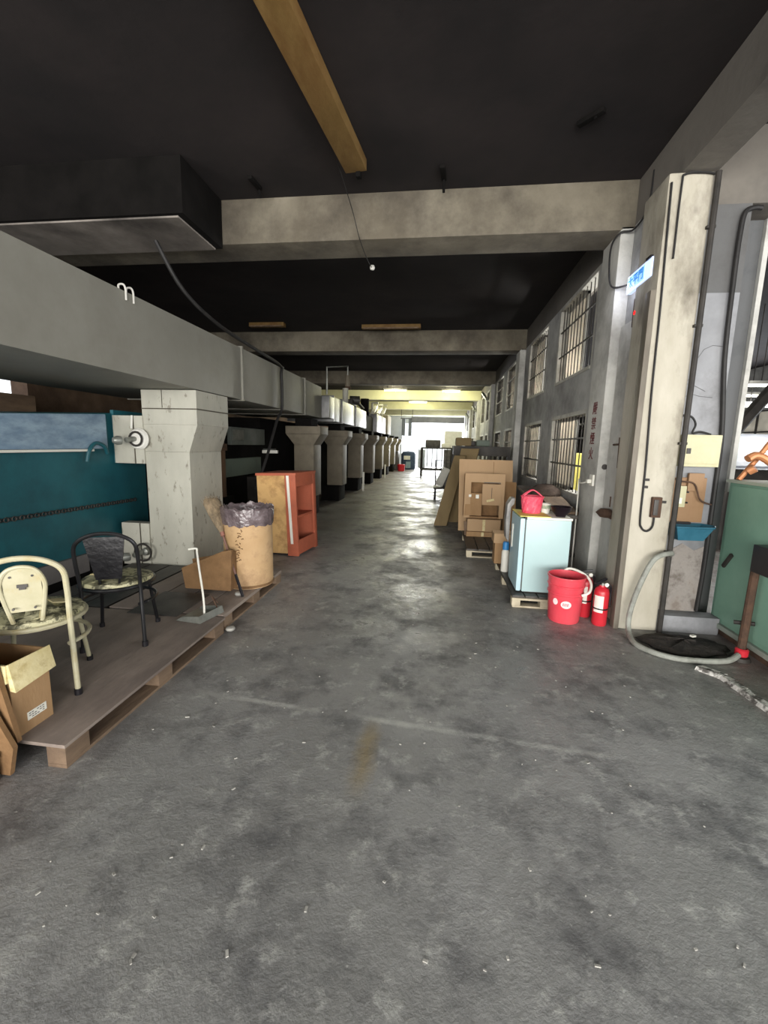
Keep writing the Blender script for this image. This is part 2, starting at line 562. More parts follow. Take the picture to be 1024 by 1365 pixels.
# right-hand wall with its two tiers of windows
wr = MB()
wr.box(1.70, 1.85, 3.93, B0, 0, 3.6)
for k in range(5):
    b = B0 + PER * k
    wr.box(1.70, 1.85, b, b + .87, 0, 3.6)
    wr.box(1.70, 1.85, b + 2.52, b + 3.17, 0, 3.6)
    wr.box(1.70, 1.85, b + 4.72, b + PER, 0, 3.6)
    for a, c in ((.87, 2.52), (3.17, 4.72)):
        wr.box(1.70, 1.85, b + a, b + c, 0, .95)
        wr.box(1.70, 1.85, b + a, b + c, 2.02, 2.48)
struct('wall_right', wr, M_wall)
for k in range(6):
    b = B0 + PER * k
    struct('pilaster', MB().box(1.575, 1.70, b, b + .44, 0, 3.6), M_pil, bevel=.015)

M_jamb = pm('pale_window_frame', (168, 166, 158), (190, 188, 180), 4, .7, bump=.05, grime=(112, 108, 100), gscale=5, gamt=.6)
bar_me = MB().tube([(0, 0, 0), (0, 0, 1)], .0065, 6).mesh('window_bar', M_iron)
wn = 0
for k in range(5):
    b = B0 + PER * k
    for a, c in ((.87, 2.52), (3.17, 4.72)):
        for z0, z1 in ((.95, 2.02), (2.48, 3.6)):
            wn += 1
            y0, y1 = b + a, b + c
            w = thing('window_%d' % wn, None, None, (1.775, (y0 + y1) / 2, z0), 0, None, 'structure')
            MB().box(1.70, 1.86, y0, y0 + .05, z0, z1).box(1.70, 1.86, y1 - .06, y1, z0, z1).box(1.70, 1.86, y0 + .05, y1 - .06, z1 - .05, z1).box(1.69, 1.86, y0 + .05, y1 - .06, z0, z0 + .04).build('window_frame', M_jamb, w)
            nb = 11 if k < 2 else 7
            for i in range(nb):
                o = bpy.data.objects.new('bar', bar_me)
                COL.objects.link(o)
                o.parent = w
                yy = y0 + .05 + (y1 - y0 - .11) * (i + .5) / nb
                o.location = (1.735 - 1.775, yy - (y0 + y1) / 2, .04)
                o.scale = (1, 1, z1 - z0 - .09)
            for fr in (.36, .68):
                zz = z0 + (z1 - z0) * fr
                MB().tube([(1.725, y0 + .05, zz), (1.725, y1 - .06, zz)], .012, 6).build('cross_bar', M_iron, w)
            # two sliding frosted sashes pushed towards the far jamb
            s0 = y0 + (y1 - y0) * .42
            fr_ = MB().box(1.80, 1.83, s0, s0 + .035, z0 + .04, z1 - .05).box(1.80, 1.83, y1 - .095, y1 - .06, z0 + .04, z1 - .05).box(1.80, 1.83, s0, y1 - .06, z0 + .04, z0 + .075).box(1.80, 1.83, s0, y1 - .06, z1 - .085, z1 - .05).build('sash', M_jamb, w)
            MB().box(1.812, 1.818, s0 + .035, y1 - .095, z0 + .075, z1 - .085).build('pane', M_frost, fr_)

# door in the right wall beside the pillar: steel post, leaf and rusty hanger
dr = thing('door_1', None, None, (1.66, 4.0, 0), 0, None, 'structure')
MB().box(1.655, 1.70, 3.97, 4.55, 0, 2.7).build('door_leaf', M_pil, dr, .006)
MB().box(1.568, 1.612, 3.79, 3.88, 0, 2.78).build('door_post', M_post, dr, .006)
hg = MB().box(1.63, 1.70, 3.88, 4.26, 2.62, 2.86).build('hanger_cover', M_rust, dr, .01)
MB().lathe([(0, 0), (.022, .0), (.018, .02), (0, .026)], (1.63, 4.17, 2.72), 12, (-1, 0, 0)).build('indicator_lamp', M_led, hg)

M_seamd = pm('crack_grey', (92, 92, 94), (110, 110, 112), 8, .9)
# pillar at the corner and the bay beyond it
struct('pillar', MB().box(1.612, 1.925, 3.80, 4.2, 0, 3.6), M_pillar, bevel=.02)
wsb = struct('wall_side_bay', MB().box(1.925, 2.30, 3.95, 4.3, 0, 3.44), M_panel, bevel=.01)
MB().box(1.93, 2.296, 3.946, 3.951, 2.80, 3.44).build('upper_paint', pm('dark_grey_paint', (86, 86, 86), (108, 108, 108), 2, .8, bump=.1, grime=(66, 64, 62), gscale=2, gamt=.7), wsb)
M_dirt = pm('dirty_lime', (128, 118, 110), (196, 194, 190), 5, .85, bump=.3, grime=(92, 80, 72), gscale=5, gamt=.85, glo=.42, ghi=.6)
MB().prism([(1.93, .15), (2.296, .15), (2.296, .74), (2.22, .70), (2.12, .76), (2.02, .69), (1.93, .73)], 3.944, 3.951).build('lower_dirt', M_dirt, wsb)
for cr in ([(1.97, 2.1), (2.03, 2.16), (2.05, 2.3), (2.09, 2.37), (2.15, 2.40), (2.24, 2.39)], [(1.94, 2.12), (1.99, 2.10), (2.06, 2.08), (2.14, 2.04)], [(1.97, 1.98), (2.03, 2.02), (2.1, 2.0), (2.2, 1.99)]):
    MB().tube([(x, 3.949, z) for x, z in cr], .0022, 4).build('crack', M_seamd, wsb)
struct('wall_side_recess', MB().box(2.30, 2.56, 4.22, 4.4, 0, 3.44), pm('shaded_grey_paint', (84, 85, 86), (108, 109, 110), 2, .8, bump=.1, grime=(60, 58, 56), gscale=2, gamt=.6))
struct('trim_1', MB().box(2.56, 2.60, 4.18, 4.42, 1.2, 3.44), M_pil, bevel=.005)
struct('trim_2', MB().box(1.925, 2.42, 3.80, 3.95, 0, .15), M_panel, bevel=.015)
kb = MB()
pts = [(1.88, 3.14), (1.98, 3.03), (2.0, 2.86), (2.02, 2.66), (2.03, 2.2), (2.05, 1.2), (2.1, 0)]
for (xa, ya), (xb, yb) in zip(pts, pts[1:]):
    kb.hexa([(xa, ya, 0), (xb, yb, 0), (xb + .07, yb + .02, 0), (xa + .07, ya + .02, 0)], [(xa + .01, ya, .028), (xb + .01, yb, .03), (xb + .06, yb + .02, .03), (xa + .06, ya + .02, .028)])
struct('trim_3', kb, pm('chipped_white_kerb', (186, 184, 178), (216, 214, 208), 14, .8, bump=.4, grime=(70, 66, 62), gscale=12, gamt=.95, glo=.46, ghi=.56))
struct('wall_right_hall', MB().box(9.0, 9.3, -8, 10, 0, ZC).box(9.0, 9.3, 10, 17, 0, 1.55).box(9.0, 9.3, 10, 17, 2.75, ZC).box(9.0, 9.3, 17, 30, 0, ZC), M_wall)
struct('wall_hall_back', MB().box(1.85, 6.9, 17.0, 17.3, 0, ZC).box(6.9, 9.0, 17.0, 17.3, 0, 1.2).box(6.9, 9.0, 17, 17.3, 3.2, ZC), M_wall)
# far end wall with the gate
struct('wall_back', MB().box(-6.6, -2.75, 31.2, 31.5, 0, ZC).box(1.55, 9, 31.2, 31.5, 0, ZC).box(-2.75, 1.55, 31.2, 31.5, 3.05, ZC), pm('pale_far_wall', (196, 200, 204), (220, 224, 226), 1, .8, bump=.05))
struct('yard_ground', MB().box(-9, 9, 31.6, 44, -.02, .012), pm('pale_yard', (196, 196, 192), (214, 214, 210), 1, .9))
struct('wall_yard', MB().box(-9, 9, 38, 38.3, 0, 7), pm('white_yard_wall', (236, 236, 236), (246, 246, 246), 1, .9))

# ================================================================== CEILING THINGS
bd = thing('ventilation_duct', 'soot-black square duct under the ceiling in front of the nearest beam', 'duct', (-4.5, 4.2, 3.5))
M_under = pm('grey_under_sheet', (120, 114, 108), (156, 148, 140), 1.3, .7, bump=.05, grime=(48, 44, 42), gscale=.9, gamt=.8)
MB().box(-6.6, -2.33, 3.86, 4.57, 3.515, 3.975).build('duct_casing', M_dark, bd, .006)
MB().box(-6.6, -2.40, 3.90, 4.55, 3.50, 3.52).build('bottom_sheet', M_under, bd)
lf = thing('light_batten', 'long yellowed timber light batten at the top, running away from the viewer', 'lamp', (-.93, 3.3, 3.9), group=None)
dv = (Vector((-.84, 4.08, 0)) - Vector((-1.04, 2.35, 0)))
ang = -math.atan2(dv.x, dv.y)
lc = Vector((-.93, 3.22, 3.93))
MB().obox(lc, (.19, 1.74, .09), (0, 0, ang)).build('batten', M_yel, lf, .006)
MB().obox(lc + Vector((-.105, -.35, -.01)), (.025, .9, .025), (0, 0, ang)).build('tube', M_lplast, lf, .01)
for s, w in ((1, .04), (-1, .05)):
    p = lc + Vector((dv.x, dv.y, 0)).normalized() * s * .88
    MB().obox(p + Vector((.02 * s, 0, -.055)), (w, .05, .06), (0, 0, ang)).build('lamp_holder', M_dark, lf, .005)
for x0, x1, y, lab in ((-4.05, -3.3, 8.95, 'short pale wooden light batten before the second beam, above the duct'), (-1.72, -.5, 9.2, 'short pale wooden light batten before the second beam, mid-aisle')):
    t = thing('light_batten', lab, 'lamp', (x0, y, 3.9), group=None)
    MB().box(x0, x1, y, y + .14, 3.9, 3.978).build('batten', M_yel, t, .006)
    MB().tube([(x0 + .04, y - .02, 3.9), (x1 - .04, y - .02, 3.9)], .016, 8).build('tube', M_wood, t)
for (x, y, dx, dy, l, lab) in ((-1.85, 4.3, .02, .22, .09, 'short black hanger under the ceiling between black duct and yellowed light batten'), (-.08, 4.3, .02, .22, .12, 'short black hanger under the ceiling right of the yellowed light batten'), (1.0, 3.74, .05, -.05, .04, 'stubby black hanger under the ceiling near the right-hand pillar')):
    h = thing('ceiling_hanger', lab, 'hanger', (x, y, 3.9), group=None)
    MB().obox((x, y, ZC - .015), (.045, .2, .03), (0, 0, math.atan2(-dx, dy))).build('bracket', M_dark, h, .004)
    MB().tube([(x + dx / 3, y + dy / 3, ZC), (x + dx / 2, y + dy / 2, ZC - l)], .012, 6).build('rod', M_dark, h)
pl = thing('pull_cord', 'thin black cord with a white knob hanging across the first beam', 'cord', (-.9, 4.2, 3.9))
MB().tube(smooth_path([(-.98, 4.0, 3.93), (-.93, 4.40, 3.75), (-.885, 4.56, 3.56), (-.88, 5.0, 3.54), (-.87, 5.28, 3.56)]), .004, 5).build('cord', M_cable, pl)
MB().lathe([(0, -.03), (.022, -.022), (.03, 0), (.022, .022), (0, .03)], (-.87, 5.28, 3.565), 14).build('knob', M_white, pl)
wr_ = MB().tube(smooth_path([(1.70, 4.3, 3.9), (1.69, 4.32, 3.62), (1.66, 4.5, 3.53), (1.57, 4.56, 3.53), (1.50, 4.56, 3.42), (1.50, 4.56, 3.2), (1.54, 4.56, 3.06), (1.63, 4.42, 3.03)], 8), .009, 6).build('sign_cable', M_cable)
tag(wr_, 'black cable looping down from the beam to the lit sign', 'cable')

# fluorescent lamps over the far part of the aisle
for i, (x, y, l) in enumerate(((-2.0, 18.7, 1.0), (-1.2, 21.6, 1.0), (-1.3, 23.7, 1.0), (.35, 18.9, .8), (-.4, 26.7, 1.0))):
    t = thing('fluorescent_lamp', ['lit strip lamp nearest of those far down the aisle', 'lit strip lamp second in line far down the aisle', 'lit strip lamp third in line far down the aisle', 'lit strip lamp far off close to the right-hand wall', 'lit strip lamp farthest, before the bright gate'][i], 'lamp', (x, y, 3.8), group=None)
    MB().box(x - l / 2, x + l / 2, y - .05, y + .05, 3.84, 3.90).build('housing', M_white, t)
    MB().tube([(x - l / 2 + .04, y, 3.81), (x + l / 2 - .04, y, 3.81)], .022, 8).build('tube', M_tubew, t)
    for q in (-l / 3, l / 3):
        MB().tube([(x + q, y, 3.9), (x + q, y, ZC)], .01, 5).build('hanger', M_iron, t)
    pt = bpy.data.lights.new('lamp_light', 'POINT')
    pt.energy, pt.color, pt.shadow_soft_size = 120, (1, .97, .66), .15
    po = bpy.data.objects.new('lamp_light', pt)
    po.location = (x, y, 3.66)
    po['kind'] = 'helper'
    COL.objects.link(po)

# ================================================================== LEFT: DUCT AND CHUTES
dt = thing('sheet_metal_duct', 'long grey box duct running overhead above the teal machine', 'duct', (-3.3, 4, 2.09))
ys = [-1.2, 5.6, 7.1, 8.28, 9.5]
for y0, y1 in zip(ys, ys[1:]):
    MB().box(-4.3, -2.65, y0 + .012, y1 - .012, 2.09, 2.755).build('duct_section', M_duct, dt, .008)
for y in ys[1:-1]:
    MB().box(-4.31, -2.625, y - .018, y + .018, 2.075, 2.775).build('flange', pm('grey_flange', (112, 110, 102), (132, 130, 120), 3, .6), dt, .004)
ends = [9.5, 10.0, 10.9, 12.7, 14.6]
sd = thing('galvanised_duct', 'shiny galvanised duct continuing behind the grey box duct', 'duct', (-3.2, 12, 2.08))
for i, (y0, y1) in enumerate(zip(ends, ends[1:])):
    g = .04 if i == 0 else 0
    MB().box(-3.6, -2.52 + g, y0 + .02, y1 - .02, 2.06 + g, 2.62 - g).build('duct_section', M_silver, sd, .02)
for y in ends[1:-1]:
    MB().box(-3.62, -2.49, y - .02, y + .02, 2.04, 2.64).build('flange', M_silver, sd, .006)
sd2 = thing('galvanised_duct', 'farther bright galvanised duct box beyond the dark gap', 'duct', (-3.2, 18, 2.08))
for y0, y1 in ((17.6, 19.0), (19.1, 20.4)):
    MB().box(-3.5, -2.6, y0, y1, 2.037, 2.75).build('duct_section', M_silver, sd2, .02)
MB().box(-3.4, -2.6, 21.2, 22.6, 2.037, 2.95).build('duct_hood', M_chute2, sd2, .02)
db = thing('dark_duct_box', 'dark sooty box between the two shiny duct runs', 'duct', (-3.2, 16, 2.1))
MB().box(-3.7, -2.75, 14.7, 17.5, 2.037, 2.6).build('box', M_dark, db, .02)
# two white hooks over the duct edge
hk = MB().tube(smooth_path([(-2.64, 0, -.09), (-2.64, 0, .0), (-2.66, 0, .035), (-2.70, 0, .03), (-2.70, 0, -.02)]), .008, 6)
hk.v = [(x + 2.64, y, z) for x, y, z in hk.v]
h1 = hk.build('duct_hook', M_white, None, local=True)
h1.location = (-2.638, 3.48, 2.77)
tag(h1, 'white wire hook over the duct edge, nearer of the pair', 'hook')
h2 = h1.copy()
COL.objects.link(h2)
h2.location = (-2.638, 3.57, 2.77)
tag(h2, 'white wire hook over the duct edge, farther of the pair', 'hook')
dc = MB().tube(smooth_path([(-2.9, 4.3, 3.5), (-2.75, 4.5, 3.1), (-2.62, 4.95, 2.88), (-2.60, 5.9, 2.81), (-2.60, 6.86, 2.76), (-2.60, 6.92, 2.6), (-2.60, 6.93, 2.1), (-2.62, 6.75, 1.88), (-2.62, 6.3, 1.3), (-2.66, 5.98, .85)], 8), .022, 8).build('power_cable', M_cable)
tag(dc, 'thick black cable from the black duct along the grey duct, down behind the cabinet', 'cable')


def chute(name, label, xb0, xb1, yb0, yb1, z0, xh0, xh1, yh1, zn, zf, zh, mat, loc, group=None):
    """sheet metal chute: straight shaft, flare, head box"""
    t = thing(name, label, 'chute', loc, 0, group)
    MB().box(xb0, xb1, yb0, yb1, z0, zn).build('shaft', mat, t, .008)
    MB().hexa([(xb0, yb0, zn), (xb1, yb0, zn), (xb1, yb1, zn), (xb0, yb1, zn)], [(xh0, yb0, zf), (xh1, yb0, zf), (xh1, yh1, zf), (xh0, yh1, zf)]).build('flare', mat, t, .006)
    return t


c1 = chute('machine_chute', 'large off-white chute with two valves, nearest, under the grey duct', -3.29, -2.76, 4.49, 5.19, .07, -3.3, -2.652, 5.19, 1.41, 1.71, 2.08, M_chute, (-3.0, 4.85, 0))
MB().box(-3.3, -2.652, 4.487, 5.19, 1.71, 1.875).build('collar', M_chute, c1, .004)
MB().box(-3.3, -2.65, 4.486, 5.19, 1.885, 2.082).build('head_box', M_chute, c1, .006)
MB().box(-3.22, -2.82, 4.56, 5.12, 0, .07).build('plinth', M_dark, c1)
M_seam = pm('dark_seam', (66, 62, 54), (90, 84, 72), 8, .8)
MB().box(-3.302, -2.645, 4.482, 5.195, 1.874, 1.886).build('seam', M_seam, c1)
MB().box(-3.655, -3.29, 4.47, 4.6, 1.27, 1.80).build('upper_flange', M_chute, c1, .006)
MB().box(-3.635, -3.29, 4.47, 4.6, .09, .585).build('lower_flange', M_chute, c1, .006)
MB().box(-3.405, -3.395, 4.462, 4.475, 1.27, 1.80).box(-3.405, -3.395, 4.462, 4.475, .09, .585).box(-3.055, -3.05, 4.48, 4.49, 1.89, 2.08).build('panel_seam', M_seam, c1)
for z, s in ((1.545, 1), (.26, .85)):
    if z < 1:
        s = .4
    v = MB().lathe([(0, 0), (.11 * s, 0), (.12 * s, .02), (.10 * s, .05), (.04 * s, .06), (0, .06)], (-3.33, 4.468, z), 20, (0, -1, 0)).build('valve_disc', M_white if z > 1 else M_steel, c1)
    MB().tube([(-3.35, 4.41, z), (-3.37, 4.30, z - .015)], .028, 10).lathe([(0, 0), (.045, .01), (.05, .05), (.03, .09), (0, .1)], (-3.40, 4.28, z - .02), 14, (-.5, -.85, 0)).build('valve_handle', M_steel, v)
    MB().tube([(-3.33 + (.075 if z > 1 else .1) * math.cos(a), 4.395, z + (.075 if z > 1 else .1) * math.sin(a)) for a in [i * math.pi / 8 for i in range(16)]], .012, 6, True).build('valve_ring', M_iron, v)
MB().tube([(-3.405, 4.46, 1.80), (-3.405, 4.44, 1.66)], .012, 6).build('valve_pipe', M_white, c1)

chl = ['beige chute with a flared head, first behind the orange cabinet', 'beige chute with a flared head, second behind the orange cabinet', 'dull chute third in the row behind the orange cabinet', 'dull chute fourth in the row behind the orange cabinet', 'dull chute fifth in the row behind the orange cabinet', 'dull chute sixth in the row behind the orange cabinet', 'dull chute seventh in the row, near the far gate', 'dull chute last in the row, at the far gate']
for i in range(8):
    y = 8.72 + 2.66 * i
    t = chute('drying_chute', chl[i], -3.02, -2.60, y, y + .55, .42, -3.2, -2.46, y + .62, 1.50, 1.72, 1.88, M_chute2, (-2.8, y + .3, 0), 'row of chutes along the drying machine')
    MB().box(-3.2, -2.46, y - .01, y + .62, 1.722, 1.88).build('head_box', M_chute2, t, .01)
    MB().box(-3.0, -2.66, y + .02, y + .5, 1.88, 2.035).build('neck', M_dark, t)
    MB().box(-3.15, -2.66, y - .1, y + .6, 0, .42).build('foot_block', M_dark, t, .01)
for i, y in enumerate((14.0, 19.7)):
    p = MB().box(-2.52, -2.46, y, y + .06, 0, .62).build('marker_post', M_lplast, bevel=.006)
    tag(p, ['short white post at the foot of the third dull chute', 'short white post at the foot of a far chute'][i], 'post', None)

# drying machine behind the chutes
mb = thing('drying_machine', 'long dark machine body behind the row of chutes', 'machine', (-4, 16, 0))
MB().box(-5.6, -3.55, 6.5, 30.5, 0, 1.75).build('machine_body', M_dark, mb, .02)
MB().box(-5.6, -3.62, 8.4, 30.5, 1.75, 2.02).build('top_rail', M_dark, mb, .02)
M_gpan = pm('dull_green_panel', (92, 104, 94), (120, 132, 118), 2, .6, bump=.05, grime=(58, 64, 58), gscale=2, gamt=.6)
MB().box(-3.55, -3.46, 6.6, 8.05, .95, 1.25).build('lower_panel', M_gpan, mb, .01)
MB().box(-3.55, -3.48, 6.9, 8.3, 1.48, 1.78).build('upper_panel', pm('grey_green_panel', (86, 92, 86), (120, 124, 118), 2, .5), mb, .01)
MB().box(-3.5, -3.47, 6.95, 7.35, 1.56, 1.74).build('name_plate', M_steel, mb, .004)
MB().box(-3.56, -3.1, 7.6, 8.3, .1, .9).build('gear_case', M_iron, mb, .03)
MB().tube([(-3.55, 8.4, 1.36), (-3.3, 8.4, 1.36)], .05, 10).build('shaft_end', M_steel, mb)
MB().obox((-3.35, 8.25, 1.35), (.3, .1, .06), (0, 0, .2)).build('lever', M_lplast, mb, .01)
bp_ = thing('brown_riser_pipe', 'rusty brown riser pipe with collar behind the large off-white chute', 'pipe', (-3.32, 6.1, 0))
MB().cyl((-3.36, 6.15, .7), .14, .72, 18).build('lower_pipe', pm('brown_pipe', (92, 68, 50), (116, 88, 64), 3, .6, grime=(52, 38, 30), gscale=3, gamt=.7), bp_)
MB().cyl((-3.36, 6.15, 1.40), .17, .1, 18).build('collar', M_rust, bp_)
MB().cyl((-3.36, 6.15, 1.48), .13, .6, 18).build('upper_pipe', pm('dark_brown_pipe', (66, 46, 38), (84, 60, 50), 3, .7), bp_)
MB().box(-3.55, -3.18, 5.95, 6.35, 0, .7).build('pedestal', M_dark, bp_)
# upright pipe frame with motor on the galvanised duct
pf = thing('pipe_frame', 'thin pale pipe arch standing on the galvanised duct', 'pipe', (-2.9, 12, 2.62))
MB().tube([(-3.25, 12.2, 2.9), (-3.25, 12.2, 3.65), (-2.72, 12.5, 3.72), (-2.72, 12.5, 3.1)], .03, 8).build('arch_pipe', M_steel, pf)
MB().cyl((-2.72, 12.5, 3.15), .075, .32, 14).build('upper_sleeve', M_chute2, pf)
MB().cyl((-2.72, 12.5, 3.08), .085, .08, 14).build('red_joint', M_rust, pf)
MB().cyl((-2.76, 12.4, 2.62), .085, .48, 14).build('lower_sleeve', M_chute, pf)
bl = thing('blower', 'dark blower motor on top of the galvanised duct', 'machine', (-2.8, 12.6, 2.62))
MB().obox((-2.85, 13.2, 2.75), (.4, .7, .2), (0, 0, 0)).build('housing', M_iron, bl, .03)
MB().tube([(-2.7, 13.4, 2.9), (-2.6, 14.4, 2.70)], .05, 10).build('drive_arm', M_iron, bl)
MB().cyl((-2.8, 13.2, 2.85), .13, .3, 16, (1, .3, 0)).build('motor', M_dsteel, bl)
for i, (y, z) in enumerate(((17.9, 2.86), (19.3, 2.9), (20.8, 3.02))):
    v = thing('valve_stem', ['pale elbow valve on the far galvanised duct, nearest of three', 'pale elbow valve on the far galvanised duct, middle of three', 'pale elbow valve on the far galvanised duct, farthest of three'][i], 'valve', (-2.8, y, z), group=None)
    zb = 2.79
    MB().tube([(-2.85, y, zb - .02), (-2.85, y, z + .35), (-2.6, y, z + .35)], .05, 8).build('elbow_pipe', M_chute, v)
    MB().obox((-2.75, y, z + .1), (.14, .9, .07), (.35, 0, 0)).build('arm', M_lplast, v, .01)
vd = MB().cyl((-2.9, 16.4, 2.6), .16, .62, 14).box(-3.1, -2.7, 16.2, 16.6, 2.6, 2.72).build('dark_standpipe', M_dark)
tag(vd, 'dark stubby standpipe on the sooty duct box', 'pipe')

# ------------------------------------------------------------------ teal machine
tm = thing('teal_machine', 'teal painted printing machine side under the grey duct', 'machine', (-4.4, 2, 0))
MB().prism([(-1.2, .33), (5.02, .33), (5.02, 1.86), (-1.2, 1.44)], -5.4, -3.69, 'x').build('body_panel', M_teal, tm, .01)
MB().box(-5.3, -3.66, -1.2, 4.0, .14, .33).build('kick_plate', pm('grey_kick', (92, 88, 88), (112, 108, 106), 2, .6), tm, .01)
MB().box(-5.3, -3.78, -1.2, 5.0, 0, .14).build('base', M_dark, tm)
MB().prism([(-1.2, 1.43), (4.36, 1.43), (4.36, 1.805), (-1.2, 1.455)], -3.70, -3.64, 'x').build('clear_cover', M_blue, tm, .012)
MB().box(-3.645, -3.625, -1.2, 4.15, 1.405, 1.428).build('cover_strip', M_lplast, tm, .003)
MB().tube(smooth_path([(-3.64, 4.06, 1.30), (-3.62, 4.08, 1.42), (-3.62, 4.17, 1.49), (-3.62, 4.28, 1.46), (-3.64, 4.34, 1.38)]), .02, 8).build('grab_handle', M_teal, tm)
MB().box(-3.70, -3.66, 4.5, 5.02, 1.27, 1.86).build('end_board', M_teal, tm)
ch = MB()
random.seed(3)
for i in range(150):
    y = -.6 + i * .036
    z = .855 - .012 * (y - 1.2)
    ch.tube([(-3.675 + (.006 if i % 2 else 0), y + .022 * math.cos(a), z + (.02 if i % 2 else .012) * math.sin(a)) for a in [q * math.pi / 4 for q in range(8)]], .0055, 5, True)
tag(ch.build('drive_chain', M_iron, tm), kind='stuff')
ld = MB()
lg = thing('plank_ledge', 'dusty brown boards lying behind the teal machine top', 'boards', (-5.9, 3, 0))
MB().box(-6.25, -5.5, .7, 5.1, 0, 1.7).build('trestle', M_brick, lg, .01)
for i in range(3):
    MB().box(-6.3, -5.45, .6 + i * 1.6, 2.1 + i * 1.6, 1.7 + .02 * i, 1.98 + .05 * i).build('plank', M_wood, lg, .01)

# ------------------------------------------------------------------ pallets on the left


def pallet(name, label, x0, x1, y0, y1, h, deck, mat, nb=3, solid=True, rows=None, group=None, mdeck=None):
    t = thing(name, label, 'pallet', ((x0 + x1) / 2, (y0 + y1) / 2, 0), 0, group)
    if solid:
        MB().box(x0, x1, y0, y1, h - deck, h).build('deck_sheet', mdeck or M_ply, t, .004)
    else:
        n = rows or 6
        w = (x1 - x0) / n
        for i in range(n):
            MB().box(x0 + i * w + .008, x0 + (i + 1) * w - .008, y0, y1, h - deck, h).build('deck_board', mdeck or mat, t, .003)
    for xx in (x0 + .01, (x0 + x1) / 2 - .05, x1 - .11):
        MB().box(xx, xx + .10, y0 + .01, y1 - .01, .0, .018).build('bottom_board', mat, t, .002)
        for j in range(nb):
            yy = y0 + .01 + (y1 - y0 - .16) * j / (nb - 1)
            MB().box(xx, xx + .10, yy, yy + .14, .018, h - deck).build('block', mat, t, .004)
    return t


pallet('wooden_pallet', 'plywood-topped pallet under the two metal chairs', -3.3, -1.675, 1.6, 3.12, .13, .018, M_wood)
pallet('wooden_pallet', 'narrower pallet behind, under the drum and carton piece', -2.75, -1.70, 3.16, 4.46, .13, .03, M_wood, solid=False, rows=4, mdeck=M_ply)
pallet('wooden_pallet', 'dark boards lying at the foot of the off-white chute', -3.5, -2.78, 3.16, 4.42, .12, .03, M_wood, solid=False, rows=3, mdeck=M_dsteel)
for i, (x, y, z) in enumerate(((-1.655, 3.16, .0), (-1.80, 3.62, .13))):
    o = MB().lathe([(0, 0), (.03, .003), (.04, .015), (.035, .03), (.015, .036), (0, .036)], (x, y, z), 10).build('pale_stone', M_scrap)
    tag(o, ['pale pebble on the floor at the gap between the pallets', 'pale pebble on the narrower pallet beside the broom handle'][i], 'pebble', None)

# ------------------------------------------------------------------ metal chairs


